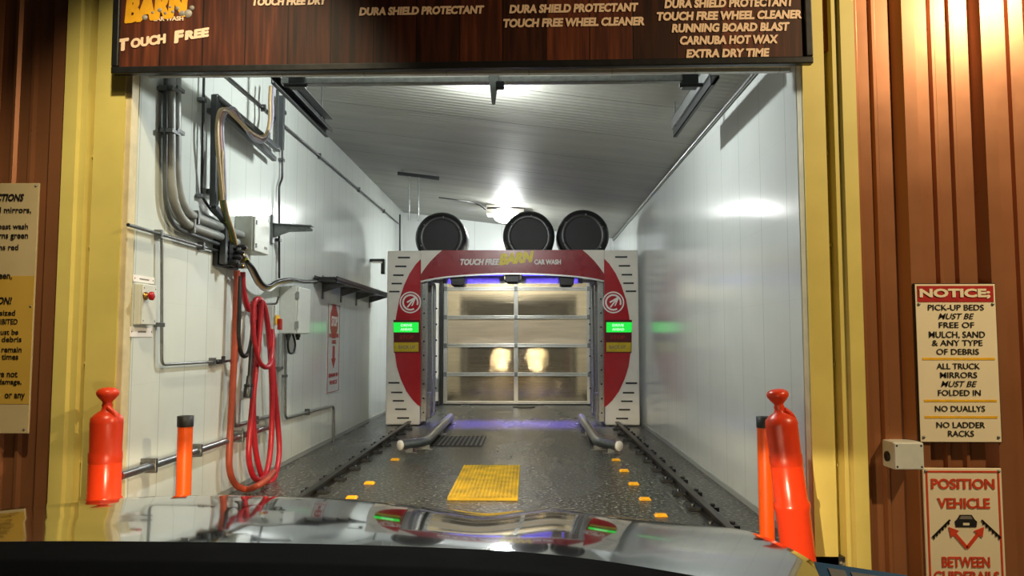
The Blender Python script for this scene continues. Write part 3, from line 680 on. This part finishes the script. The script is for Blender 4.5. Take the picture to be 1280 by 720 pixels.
obj('gland', MB().lathe([(.03,0),(.03,.03),(.02,.05),(.02,.07)], (XL+.07, Y0+.12, zb), -UZ, 12), M['black'], t); obj('gland', MB().lathe([(.03,0),(.03,.03),(.02,.05),(.02,.07)], (XL+.12, Y0+.32, zb), -UZ, 12), M['black'], t)
t, Y0, Y1, zb, zt, xf = enclosure('isolator_switch', 'small white switch box with red handle among the red hoses', 329, 380, 418, .13, 346)
ym, zm = (Y0+Y1)/2+.03, (zb+zt)/2-.01
obj('switch_plate', MB().box(xf, xf+.008, ym-.06, ym+.06, zm-.045, zm+.06), M['yelink'], t, bevel=.003)
obj('switch_handle', MB().box(xf+.008, xf+.045, ym-.018, ym+.05, zm-.10, zm+.02), M['redink'], t, bevel=.006)
# emergency stop box
a = WL(158.5, 352, .0); e0, e1 = YF+.03, PX(195, 380, XL+.055).y; zt = PX(176, 354, XL+.055).z; zb = PX(176, 406, XL+.055).z
t = thing('stop_button_box', 'pale grey box with red push button beside the opening', 'box', (XL, (e0+e1)/2, zb))
obj('body', MB().box(XL, XL+.05, e0, e1, zb, zt), M['box'], t, bevel=.008); obj('lid', MB().box(XL+.05, XL+.062, e0+.004, e1-.004, zb+.004, zt-.004), M['box'], t, bevel=.005)
q = PX(181, 370, XL+.062); bt = obj('button_collar', MB().lathe([(.030,0),(.030,.012),(.020,.014),(.020,.034)], (XL+.062, q.y, q.z), UX, 16), M['brass'], t)
obj('button', MB().lathe([(.024,.034),(.032,.040),(.032,.058),(.02,.066),(.0001,.067)], (XL+.062, q.y, q.z), UX, 16), M['redp'], t)
for yy in (e0+.025, e1-.025):
    for zz in (zb+.03, zt-.03): obj('screw', MB().lathe([(.007,0),(.0001,.004)], (XL+.062, yy, zz), UX, 8), M['greyink'], t)
def small_plate(x0, x1, y0, y1, label, words):
    a = WL(x0, y0, 0); b = WL(x1, y1, 0); zt = WL(x0,y0,0).z; zb = WL(x0,y1,0).z
    t = thing('name_plate', label, 'sign', (XL, a.y, zb)); obj('plate', MB().box(XL, XL+.006, a.y, b.y, zb, zt), M['decal'], t)
    for i, wd in enumerate(words): obj('print', MB().box(XL+.006, XL+.008, a.y+(b.y-a.y)*(.5-wd/2), a.y+(b.y-a.y)*(.5+wd/2), zb+(zt-zb)*(.42-.25*i), zb+(zt-zb)*(.58-.25*i)), M['greyink'], t)
    for yy in (a.y+.02, b.y-.02): obj('screw', MB().lathe([(.006,0),(.0001,.004)], (XL+.006, yy, (zb+zt)/2), UX, 8), M['blacksteel'], t)
small_plate(166, 192, 343, 351.5, 'small white name plate above the red button box', [.45])
small_plate(162, 190, 408, 421, 'small white name plate below the red button box', [.35])
# shelf bracket
b0 = WL(339, 287, 0); t = thing('shelf_bracket', 'empty grey steel bracket arm sticking out of the left wall', 'bracket', (XL, b0.y, b0.z))
zt_ = WL(339,269,0).z; zb_ = WL(339,305,0).z; ze = WL(339,285,0).z
obj('wall_plate', MB().box(XL, XL+.03, b0.y-.04, b0.y+.04, zb_, zt_), M['galv_dark'], t, bevel=.004)
L = PL(391, 287, b0.y).x-XL; zt2 = PL(391,283.5,b0.y).z
obj('arm', MB().prism([(0,ze+.04),(L-.04,zt2),(L,zt2-.03),(L,zt2-.05),(.2,ze-.045),(.02,ze-.11)], (XL, b0.y-.012, 0), UX, UZ, UY, .024), M['galv_dark'], t, bevel=.003)
obj('flange', MB().prism([(0,ze+.04),(L,zt2),(L,zt2+.012),(0,ze+.052)], (XL, b0.y-.05, 0), UX, UZ, UY, .10), M['galv_dark'], t)
# valve manifold
q = WL(293, 319, .09); t = thing('valve_manifold', 'dark valve manifold with brass fittings where the hoses meet', 'valve manifold', (XL, q.y, q.z-.17))
zt_ = WL(293,303,.09).z; zb_ = WL(293,335,.09).z; ya = WL(278,319,.09).y; yb = WL(308,319,.12).y
obj('backing_plate', MB().box(XL, XL+.05, ya, yb, zb_, zt_), M['blacksteel'], t, bevel=.004)
for i in range(4):
    z = zb_+(zt_-zb_)*(i+.6)/4.4; r_ = MB(); r_.tube([(XL+.09, ya+.02, z), (XL+.09, yb-.06, z)], .024, 12); r_.box(XL+.05, XL+.12, ya+.08, ya+.16, z-.03, z+.03); r_.box(XL+.05, XL+.12, yb-.2, yb-.13, z-.03, z+.03); obj('valve_body', r_, M['black'], t)
    obj('fitting', MB().lathe([(.018,0),(.018,.03),(.024,.032),(.024,.055),(.014,.057),(.014,.09)], (XL+.09, yb-.07, z), UY, 10), M['brass'], t)
    obj('coil', MB().lathe([(.028,0),(.028,.06),(.012,.064),(.012,.075)], (XL+.12, ya+.12+.06*i, z), UX, 12), M['black'], t)
obj('gauge', MB().lathe([(.034,0),(.034,.03),(.028,.032),(.0001,.030)], (XL+.12, (ya+yb)/2+.04, (zb_+zt_)/2+.04), UX, 18), M['galv'], t)
obj('red_cap', MB().lathe([(.026,0),(.022,.06),(.010,.09)], (XL+.09, (ya+yb)/2-.02, zt_), UZ, 12), M['redink'], t)
# hoses leaving the manifold to the right
for i, (mm, cn, dx, dy) in enumerate((('black_hose','black',0,0),('white_hose','white',1,4),('yel_hose','yellow',2,-3),('black_hose','thick black',3,-6))):
    pipe('cross_hose', cn+' hose sagging from the manifold to the cable tray', 'hose', [(306+dx,322-dy*.8),(314+dx,338+dy*.4),(324+dx,356+dy*.5),(336,361+dy*.6),(346,355+dy*.5),(362,351+dy*.3),(380,352),(396,352,.2)], .018 if i else .024, mm, .11+.03*i, 0, (), 'hoses between manifold and tray', 8)
# brown pipe + hoses
pipe('wash_hose', 'rust brown hose hanging from the manifold and curling on the floor', 'hose', [(296,338),(296,352),(293,440),(290,500),(286.5,565),(288,592),(296,607),(309,611.5,.16),(322,607,.30),(333,600,.34),(342,590,.30)], .030, 'brown_hose', .10, 0, (), None, 12)
rh = thing('hose_hook', 'steel hook holding the coiled red hose on the left wall', 'hook', tuple(WL(322,380,0))); q = WL(322, 380, 0)
obj('hook', MB().tube(fillet([q, q+UX*.20, q+UX*.22+UZ*.08], .03), .012, 8), M['galv'], rh); obj('plate', MB().box(XL, XL+.008, q.y-.05, q.y+.05, q.z-.07, q.z+.07), M['galv'], rh)
red = [(303,340,.10),(304,362,.10),(310,386,.11),(316,382,.14),(321,374,.16),(326,380,.17),(324,420,.17),(318,480,.17),(312,545,.17),(311,572,.17),(316,594,.18),(325,600,.19),(334,588,.19),(339,550,.18),(340,490,.18),(337,430,.16),(332,390,.15),
       (326,375,.13),(320,381,.12),(318,430,.12),(316,490,.13),(318,550,.14),(324,585,.16),(332,602,.18),(341,600,.20),(347,582,.19),(349,555,.17),(345,505,.15),(341,460,.13),(339,420,.12)]
pipe('coiled_hose', 'bright red hose coiled over a hook on the left wall', 'hose', red, .028, 'red_hose', .14, 0, (), None, 12)
pipe('short_hose', 'short red loop of hose in front of the switch box', 'hose', [(317,377,.2),(316,400,.2),(318,430,.21),(324,452,.22),(333,459,.22),(339,450,.20),(341,425,.18),(340,412,.16)], .025, 'red_hose', .2, 0, (), None, 12)
pipe('black_loop', 'black hose loop left of the red coil', 'hose', [(299,345,.12),(299,380,.13),(298,425,.13),(303,444,.14),(310,442,.14),(314,428,.13),(318,400,.12)], .022, 'black_hose', .13, 0, (), None, 10)
q0, q1 = WL(312, 470, .2), WL(309, 497, .2); t = thing('hose_nozzle', 'black hose nozzle hanging in front of the red coil', 'nozzle', tuple(q1))
obj('grip', MB().tube([q0, q0.lerp(q1,.5), q0.lerp(q1,.55), q1], [.026,.030,.040,.040], 12), M['black'], t); obj('collar', MB().tube([q0.lerp(q1,.40), q0.lerp(q1,.50)], .042, 12), M['black'], t); obj('hose_tail', MB().tube([q0, WL(314,440,.19), WL(316,400,.18)], .02, 10), M['black_hose'], t)
# low galvanised rail and conduits
pipe('bumper_rail', 'galvanised pipe rail along the bottom of the left wall', 'pipe', [(150,595),(341,532)], .030, 'galv', .08, .01, [(190,582,1),(247,563,1),(300,545.5,1)], None, 14)
pipe('low_conduit', 'grey conduit with an elbow just above the bottom rail', 'pipe', [(292,470),(292,533),(341,519)], .020, 'galv', .05, .08, [(320,525,1)])
pipe('box_conduit', 'galvanised conduit from the electrical box down and along the wall', 'pipe', [(357,417),(356,523),(417,507),(417,557)], .018, 'galv', .04, .08, [(356,470),(385,515,1)])
pipe('stub_conduit', 'grey vertical conduit below the electrical box beside the red hoses', 'pipe', [(350,417),(348,528)], .026, 'pvc', .05, .01, [(349,460)])
pipe('power_cord', 'black cord looped below the electrical box', 'cord', [(361,417),(360,432),(362,441),(367,440),(369,430),(366,417)], .012, 'black_hose', .12, 0, (), None, 8)
# stop sign on the wall
a = WL(409, 381, 0); b = WL(425, 381, 0); zt = WL(409, 378, 0).z; zb = WL(409, 493, 0).z
t = thing('stop_sign', 'tall narrow white wall sign with red stop shape and arrow', 'sign', (XL, a.y, zb))
obj('panel', MB().box(XL, XL+.008, a.y, b.y, zb, zt), mat('grey_white_sign_face', (198,202,198), .3), t); wS, hS = b.y-a.y, zt-zb; cy = (a.y+b.y)/2
def ws(fx, fz): return V((XL+.008, a.y+wS*fx, zt-hS*fz))
r = wS*.30; obj('octagon', MB().prism([(r*math.cos(math.pi/8+i*math.pi/4), 1.25*r*math.sin(math.pi/8+i*math.pi/4)) for i in range(8)], ws(.5,.20), UY, UZ, UX, .003), M['redink'], t)
text("STOP", ws(.5,.20)+UX*.003, SIDE, r*1.5, r*.7, M['decal'], t, bold=.03)
for s_, fz, fw in (("FRONT TIRE",.36,.72),("HERE",.43,.32),("REMAIN IN",.80,.72),("VEHICLE",.88,.58)): text(s_, ws(.5,fz), SIDE, wS*fw, hS*.045, M['redink'], t, bold=.03)
obj('arrow', MB().prism([(-.06,.16),(.06,.16),(.06,-.02),(.12,-.02),(0,-.16),(-.12,-.02),(-.06,-.02)], ws(.5,.60), UY, UZ, UX, .003), M['redink'], t)
bd = MB()
for (y0, y1, z0, z1) in ((.04,.96,.012,.018),(.04,.96,.982,.988),(.04,.065,.012,.988),(.935,.96,.012,.988)): bd.box(XL+.008, XL+.011, a.y+wS*y0, a.y+wS*y1, zt-hS*z1, zt-hS*z0)
obj('border', bd, M['redink'], t)
# cable tray along the wall
ya = WL(390, 348, 0).y; zt = PL(405, 350, ya).z; yb = 13.4; wT = .33
t = thing('cable_tray', 'long black cable tray on brackets along the left wall', 'cable tray', (XL, ya, zt-.05))
mb = MB(); mb.box(XL+.03, XL+wT, ya, yb, zt-.012, zt); mb.box(XL+wT-.012, XL+wT, ya, yb, zt-.03, zt+.05); mb.box(XL+.03, XL+.042, ya, yb, zt, zt+.06); obj('tray', mb, M['blacksteel'], t)
for i in range(4):
    y = ya+.5+i*1.0; mb = MB(); mb.prism([(0,zt-.012),(wT,zt-.012),(wT,zt-.03),(.03,zt-.12),(0,zt-.12)], (XL+.001, y, 0), UX, UZ, UY, .02); mb.box(XL+.001, XL+.012, y-.03, y+.05, zt-.22, zt+.10); obj('bracket', mb, M['galv_dark'], t)
n_ = int((yb-ya-.2)/.07)
mb = MB()
for i in range(min(n_, 50)): y = ya+.05+i*.07; mb.box(XL+.07, XL+wT-.04, y, y+.055, zt, zt+.045)
obj('cable_chain', mb, M['black'], t)
# wall lamp arm near the gantry
q = WL(463, 326, 0); t = thing('camera_arm', 'small dark bracket with pale strip on the left wall behind the tray', 'bracket', (XL, q.y, q.z))
L = PL(481, 327, q.y).x-XL; obj('arm', MB().box(XL, XL+L, q.y-.06, q.y+.06, q.z-.02, q.z+.03), M['blacksteel'], t, bevel=.006); obj('strip', MB().box(XL+.05, XL+L-.03, q.y-.07, q.y-.06, q.z-.05, q.z-.02), M['whitep'], t); obj('drop', MB().box(XL+L-.06, XL+L, q.y-.05, q.y+.05, q.z-.24, q.z-.02), M['blacksteel'], t, bevel=.006)
# pump by the rear door
q = PL(543, 503, YB-.25); t = thing('floor_pump', 'small grey and black fitting standing by the left rear door track', 'fitting', (q.x, YB-.25, 0))
obj('base', MB().box(q.x-.08, q.x+.08, YB-.33, YB-.17, 0, .10), M['black'], t, bevel=.01); obj('bend', MB().tube(fillet([(q.x-.06,YB-.25,.1),(q.x-.06,YB-.25,.55),(q.x+.06,YB-.25,.62),(q.x+.06,YB-.25,.3)], .08), .035, 10), M['galv'], t)

# ------------------------------------------------------------------ wash gantry
YG = 12.6; DG = .80; CX = PL(640.3, 430, YG).x
gt = thing('wash_gantry', 'white and red car wash gantry arch with three black blowers on top', 'car wash machine', (CX, YG, 0))
def gp(px, py, y=YG): return PL(px, py, y)
def mir(px): return 1280.6-px
ztop = gp(640, 313).z; zbot = gp(500, 531).z
def poly(pts, right):      # pixel outline on the gantry's front face, mirrored for the right tower
    P = [gp(x, y) for x, y in pts]; P = [(2*CX-p.x if right else p.x, p.z) for p in P]
    return P if not right else list(reversed(P))
def fplate(name, pts, right, m, parent, y=YG, d=.008):
    return obj(name, MB().prism(poly(pts, right), (0, y, 0), UX, UZ, -UY, d), m, parent)
sg_ = YG/F
for right in (False, True):
    xo, xi = gp(483,424).x, gp(525.5,424).x
    if right: xo, xi = 2*CX-xi, 2*CX-xo
    tw = obj('tower', MB().box(xo, xi, YG, YG+DG, zbot, ztop), M['whitep'], gt, bevel=.02)
    arc = [(526,324),(520,330),(512,342),(505,357),(499,375),(495,397),(493.2,420),(493.6,440),(496,458),(501,474),(508,489),(516,500),(522,506),(526,508.5)]
    fplate('red_panel', arc, right, M['redp'], tw)
    for i, (x, y, w) in enumerate(((505,322,15),(501,333,14),(498,344,13),(496,354.5,13),(493,364.5,13),(492.5,478.5,14),(496,490.5,14),(498,501,14),(501,511.5,14),(504,522.5,15))):
        fplate('vent_slot', [(x-w/2,y-1),(x+w/2,y-1),(x+w/2,y+1),(x-w/2,y+1)], right, M['blacksteel'], tw, YG, .006)
    # swirl emblem
    c = gp(513 if not right else mir(513)-1, 378, YG-.009); em = MB(); R = 13.6*sg_; nn = 36
    def ring(r0, r1, a0, a1, k=30):
        pts = [(r1*math.cos(a0+(a1-a0)*i/k), r1*math.sin(a0+(a1-a0)*i/k)) for i in range(k+1)]; q_ = [(r0*math.cos(a1-(a1-a0)*i/k), r0*math.sin(a1-(a1-a0)*i/k)) for i in range(k+1)]
        for i in range(k): em.prism([pts[i], pts[i+1], q_[k-i-1], q_[k-i]], c, UX, UZ, -UY, .004)
    ring(R*.88, R, 0, 2*math.pi); ring(R*.60, R*.76, math.radians(-20), math.radians(300))
    lf = [(-.34,-.40),(.44,.44)]; em.prism([(x*R,y*R) for x,y in [(-.34,-.44),(-.20,-.46),(.48,.40),(.36,.48)]], c, UX, UZ, -UY, .004)
    em.prism([(x*R,y*R) for x,y in [(-.36,.06),(-.28,-.06),(.44,.36),(.36,.48)]], c, UX, UZ, -UY, .0045); em.prism([(x*R,y*R) for x,y in [(.08,-.34),(.22,-.30),(.50,.38),(.40,.46)]], c, UX, UZ, -UY, .005)
    obj('emblem', em, M['decal'], tw)
    sl = [(491.8,403),(523.5,403),(523.5,415.5),(492.5,415.5)]
    obj('signal_housing', MB().prism(poly([(492,400),(525,400),(525,441),(492.5,441)], right), (0,YG,0), UX, UZ, -UY, .014), M['dark_off'], tw)
    fplate('green_signal', sl, right, M['green_on'], tw, YG-.012, .012)
    cgs = gp(508 if not right else mir(508), 409, YG-.024)
    text("DRIVE", cgs+UZ*.032, FRONT, 14*sg_, .042, M['lit_text'], tw, bold=.03, name='signal_lettering', lift=.002); text("AHEAD", cgs-UZ*.036, FRONT, 15*sg_, .042, M['lit_text'], tw, bold=.03, name='signal_lettering', lift=.002)
    fplate('yellow_signal', [(493,428),(523.5,428),(523.5,439.5),(493,439.5)], right, M['yel_off'], tw, YG-.012, .012)
    text("BACK UP", gp(508.5 if not right else mir(508.5), 433.7, YG-.024), FRONT, 21*sg_, .06, M['greyink'], tw, bold=.02, name='signal_lettering', lift=.002)
    text("STOP", gp(508.5 if not right else mir(508.5), 421.5, YG-.014), FRONT, 18*sg_, .06, M['redink'], tw, bold=.02, name='signal_lettering', lift=.002)
    # inner steel frame, spray pipes
    s = 1 if not right else -1; xe = gp(526,424).x if not right else 2*CX-gp(526,424).x
    def bx_(a, b, *r): return MB().box(min(xe+s*a, xe+s*b), max(xe+s*a, xe+s*b), *r)
    ch = obj('inner_frame', bx_(0, .09, YG+.06, YG+.20, zbot+.05, gp(500,348).z), M['galv'], gt, bevel=.006)
    obj('inner_frame', bx_(0, .10, YG+DG-.2, YG+DG-.05, zbot+.05, gp(500,348).z), M['galv_dark'], gt, bevel=.006)
    for i in range(9):
        z = zbot+.2+i*.24; obj('bolt', MB().lathe([(.016,0),(.016,.014),(.0001,.016)], (xe+s*.045, YG+.06, z), -UY, 8), M['black'], ch)
    sx = xe+s*.16; sp_ = obj('spray_pipe', MB().tube(fillet([(xe+s*.02, YG+.55, gp(500,352).z), (sx, YG+.55, gp(500,352).z), (sx, YG+.55, zbot+.12), (xe, YG+.55, zbot+.12)], .06), .028, 12), M['galv'], gt)
    for i in range(7):
        z = zbot+.3+i*.28; obj('nozzle', MB().lathe([(.018,0),(.018,.03),(.010,.05)], (sx, YG+.55, z), UX*s, 8), M['black'], sp_)
    obj('lower_manifold', bx_(.0, .14, YG+.25, YG+.42, zbot+.08, zbot+.52), M['galv_dark'], gt, bevel=.01)
    for yy in (YG+.18, YG+DG-.18):
        cxw = -2.01 if not right else 1.473
        obj('wheel', MB().lathe([(.03,-.05),(.075,-.05),(.085,-.03),(.085,.03),(.075,.05),(.03,.05)], (cxw, yy, .163), UX, 18), M['rubber'], gt)
    obj('skirt', MB().box(xo+.05, xi-.05, YG+.05, YG+DG-.05, .085+.03, zbot+.02), M['black'], gt)
# beam
xa, xb = gp(526.3,424).x, 2*CX-gp(526.3,424).x; zb0 = gp(640,338).z
bm_ = obj('beam', MB().box(xa, xb, YG+.03, YG+DG, gp(640,340).z, ztop), M['whitep'], gt, bevel=.01)
low = [(526.3,351.5),(534,349.5),(545,347.5),(560,345.5),(580,343.8),(600,342.6),(620,341.8),(640.3,341.5)]
L_ = [(gp(x,y).x, gp(x,y).z) for x, y in low]; R_ = [(2*CX-x, z) for x, z in reversed(L_[:-1])]
lc = [(gp(x,y).x, gp(x,y).z) for x, y in ((553,313),(546,319),(538,327),(531,336),(526.3,343))]; rc = [(2*CX-x, z) for x, z in reversed(lc)]
obj('red_fascia', MB().prism(L_+R_+list(rc)+list(lc), (0, YG+.03, 0), UX, UZ, -UY, .05), M['redb'], bm_)
for pts in ([(gp(526.3,313).x, ztop)]+list(reversed(lc)), ):
    obj('white_corner', MB().prism(pts, (0,YG+.03,0), UX, UZ, -UY, .045), M['whitep'], bm_); obj('white_corner', MB().prism([(2*CX-x, z) for x, z in reversed(pts)], (0,YG+.03,0), UX, UZ, -UY, .045), M['whitep'], bm_)
path = [V((x, YG-.025, z-.012)) for x, z in L_+R_]; mb = MB()
for i in range(len(path)-1): mb.bar(path[i], path[i+1], .03, .026)
obj('edge_trim', mb, M['alu'], bm_)
yt = YG-.02
text("TOUCH FREE", gp(600, 327.5, yt), FRONT, 49*sg_, 7.5*sg_, M['decal'], bm_, bold=.02, shear=.25, lift=.004, fat=.035)
text("BARN", gp(645.5, 322.5, yt), FRONT, 43*sg_, 13*sg_, M['logoyel'], bm_, bold=.02, shear=.3, rot=.09, lift=.006, fat=.055)
text("CAR WASH", gp(684.5, 327.5, yt), FRONT, 33*sg_, 6*sg_, M['decal'], bm_, bold=.02, lift=.004, fat=.035)
for px, py in ((573,350),(640.5,346),(708,350)):
    p = gp(px, py, YG+.15); w = .14
    nb = obj('air_nozzle', MB().prism([(-w,.12),(w,.12),(w*.8,-.10),(-w*.8,-.10)], (p.x, YG+.04, p.z), UX, UZ, UY, .35), M['black'], gt, bevel=.01)
    obj('outlet', MB().box(p.x-w*.6, p.x+w*.6, YG+.1, YG+.34, p.z-.115, p.z-.095), M['rubber'], nb)
zl = gp(640,340).z-.012
for (pa, pb) in ((552, 628), (653, 729)):
    obj('led_strip', MB().box(gp(pa,424).x, gp(pb,424).x, YG+.30, YG+.33, zl-.02, zl+.012), M['led'], gt)
    obj('led_shield', MB().box(gp(pa,424).x-.02, gp(pb,424).x+.02, YG+.335, YG+.35, zl-.16, zl+.02), M['galv_dark'], gt)  # added plate behind the strip, blocks its blue light from the rear door
    ll = lamp('led_light', 'AREA', ((gp(pa,424).x+gp(pb,424).x)/2, YG+.30, zl-.03), 60, (.16,.10,1), None, shape='RECTANGLE', size=.9, size_y=.05, spread=.75)
obj('cross_pipe', MB().tube([(xa+.05, YG+.75, gp(640,347).z), (xb-.05, YG+.75, gp(640,347).z)], .035, 12), M['galv'], gt)
for px in (551, 661, 729):
    py = {551:297, 661:295.5, 729:294}[px]; yb = YG+.12; p = PL(px, py, yb); R = 32.8*yb/F
    bl = obj('blower', MB().lathe([(R*.66,-.01),(R*.72,-.03),(R*.90,-.02),(R,.05),(R,.56),(R*.93,.64),(R*.5,.66)], (p.x, yb, p.z), UY, 48), M['black'], gt)
    obj('intake', MB().lathe([(R*.69,-.02),(R*.66,.06),(R*.40,.16),(R*.20,.17),(.0001,.17)], (p.x, yb, p.z), UY, 36), M['rubber'], bl)
    obj('hub', MB().lathe([(.0001,.10),(.045,.105),(.05,.12),(.05,.17)], (p.x, yb, p.z), UY, 16), M['blacksteel'] if px != 661 else M['galv_dark'], bl)
    for i in range(6):
        w = i*math.pi/3+.4; obj('bolt', MB().lathe([(.016,0),(.016,.012),(.0001,.014)], (p.x+math.cos(w)*R*.80, yb-.026, p.z+math.sin(w)*R*.80), -UY, 6), M['galv'], bl)
    obj('saddle', MB().box(p.x-R*.8, p.x+R*.8, yb+.06, yb+.40, ztop-.01, max(ztop+.02, p.z-R*.62)), M['blacksteel'], bl)

# ------------------------------------------------------------------ the car the picture is taken from
CC = -.42
car = thing('car', 'glossy grey car hood and black dashboard in the foreground', 'car', (CC, 1.8, GZ))
def cat(xs, ys, x):
    if x <= xs[0]: return ys[0]
    if x >= xs[-1]: return ys[-1]
    for i in range(len(xs)-1):
        if x <= xs[i+1]:
            h = xs[i+1]-xs[i]; t = (x-xs[i])/h
            m0 = (ys[i+1]-ys[max(i-1,0)])/(xs[i+1]-xs[max(i-1,0)])*h; m1 = (ys[min(i+2,len(xs)-1)]-ys[i])/(xs[min(i+2,len(xs)-1)]-xs[i])*h
            return (2*t**3-3*t*t+1)*ys[i]+(t**3-2*t*t+t)*m0+(-2*t**3+3*t*t)*ys[i+1]+(t**3-t*t)*m1
du = [-.98,-.8,-.5,-.35,-.18,0,.1,.20,.30,.40,.485,.6,.8,.98]; dz = [0,.009,.016,.012,.009,.002,-.005,-.012,-.017,-.002,.010,.006,0,0]
def hz(u, y):
    s0 = 1.0797; t = y-1.4
    z = s0-.03*t-.1265*t*t
    if y > 2.15: z -= 3.2*(y-2.15)**2.2
    fade = min(1, max(.35, (y-1.3)/.7))
    cr = .038*(u/.9)**2 if u < .6 else .0169+.0563*(u-.6)
    return z-cr-.027*u+cat(du, dz, u)*fade
us_ = [-.985+1.97*i/96 for i in range(97)]; ys_ = [1.02+i*(2.40-1.02)/70 for i in range(71)]
rows = []
for y in ys_:
    r = []
    zl_ = hz(-.985, y); zr_ = hz(.985, y)
    r += [(CC-1.0, y, .42), (CC-1.02, y, .70), (CC-1.0, y, zl_-.07), (CC-.992, y, zl_-.012)]
    r += [(CC+u, y, hz(u, y)) for u in us_]
    r += [(CC+.992, y, zr_-.012), (CC+1.0, y, zr_-.07), (CC+1.02, y, .70), (CC+1.0, y, .42)]
    rows.append(r)
last = rows[-1]
for (y, k) in ((2.44,.12),(2.48,.35),(2.50,.6),(2.49,1.0)):
    rows.append([(p[0], y, p[2]+(.42-p[2])*k) for p in last])
mb = MB()
def patch(c0, c1, r0, r1):
    w = c1-c0; mb.add([p for r in rows[r0:r1] for p in r[c0:c1]], [(i*w+j, i*w+j+1, (i+1)*w+j+1, (i+1)*w+j) for i in range(r1-r0-1) for j in range(w-1)], True)
nr = len(rows); nc = len(rows[0]); patch(4, nc-4, 0, nr-3); patch(0, 5, 0, nr-3); patch(nc-5, nc, 0, nr-3); patch(0, nc, nr-4, nr)
hood = obj('hood', mb, M['paint'], car); sm = hood.modifiers.new('shell', 'SOLIDIFY'); sm.thickness = .012; sm.offset = -1
obj('cowl', MB().box(CC-.9, CC+.85, .98, 1.12, .90, 1.02), M['black'], car, bevel=.02)
# dashboard
dpx = [(-500,700),(-250,684),(0,677),(200,677),(400,680),(520,683.5),(640,689),(740,699),(830,713),(900,726),(1000,747),(1150,780),(1300,815)]
front = [PL(x, y, .86) for x, y in dpx]; front = smooth(front, 4); mb = MB(); n = len(front)
prof = [(0,-.06,-.03),(1,-.015,-.004),(2,0,0),(3,-.10,.006),(4,-.30,.004),(5,-.46,-.03),(6,-.52,-.10),(7,-.50,-.40),(8,.02,-.40),(9,.05,-.12)]
vs = []
for (i, dy, dz_) in prof: vs += [p+V((0, dy if i not in (0,) else .03, dz_)) for p in front]
k = len(prof)
mb.add(vs, [(i*n+j, ((i+1) % k)*n+j, ((i+1) % k)*n+j+1, i*n+j+1) for i in range(k) for j in range(n-1)], True)
mb.add(vs, [tuple(i*n for i in range(k)), tuple(reversed([i*n+n-1 for i in range(k)]))])
obj('dashboard', mb, M['dash'], car)
# headlamps with their cut-off shields
for s in (-1, 1):
    hx = CC+s*.72; zl_ = .74
    hs = obj('headlamp', MB().lathe([(.10,-.16),(.11,0),(.105,.03),(.095,.03),(.085,-.02),(.03,-.10)], (hx, 2.47, zl_-.03), UY, 24), M['alu'], car)
    obj('lens', MB().lathe([(.034,.0),(.034,.015),(.0001,.022)], (hx, 2.50, zl_-.075), UY, 20), M['lens'], hs)
    l = lamp('low_beam', 'SPOT', (0,0,0), BEAM, (1,.80,.50), None, shadow_soft_size=.004, spot_size=1.5, spot_blend=.5)
    l.location = V((hx, 2.60, zl_)) ; l.rotation_euler = (math.radians(84), 0, 0)
    ti = .012*s*0
    obj('cutoff_shield', MB().add([(hx-.13,2.56,zl_+.05),(hx+.13,2.56,zl_+.05),(hx+.13,2.75,zl_-.0045),(hx-.13,2.75,zl_-.0045),(hx-.13,2.56,zl_+.056),(hx+.13,2.56,zl_+.056),(hx+.13,2.75,zl_+.002),(hx-.13,2.75,zl_+.002)],
        [(0,3,2,1),(4,5,6,7),(0,1,5,4),(1,2,6,5),(2,3,7,6),(3,0,4,7)]), M['black'], car)
for s in (-1, 1): obj('wheel', MB().lathe([(.12,-.10),(.20,-.11),(.38,-.10),(.40,-.07),(.40,.07),(.38,.10),(.20,.11),(.12,.10)], (CC+s*.84, 1.55, GZ+.40), UX, 32), M['rubber'], car)
# card on the dashboard
a = PL(1018, 702, .84); b = PL(1134, 719, .84); u = (b-a).normalized(); w = (V((-u.z, 0, u.x))+UY*2.0).normalized(); nC = u.cross(w).normalized(); L = (b-a).length; hC = .12
cdt = thing('dash_card', 'blue edged white card standing at the right end of the dashboard', 'card', tuple(a-w*hC))
obj('backing', MB().prism([(0,0),(L,0),(L,-hC),(0,-hC)], a, u, w, -nC, .002), M['blue_card'], cdt)
obj('label', MB().prism([(.012,-.008),(L*.30,-.008),(L*.30,-hC+.008),(.012,-hC+.008)], a, u, w, nC, .001), M['card'], cdt); obj('label', MB().prism([(L*.36,-.009),(L-.006,-.009),(L-.006,-hC+.008),(L*.36,-hC+.008)], a, u, w, nC, .001), M['card'], cdt)
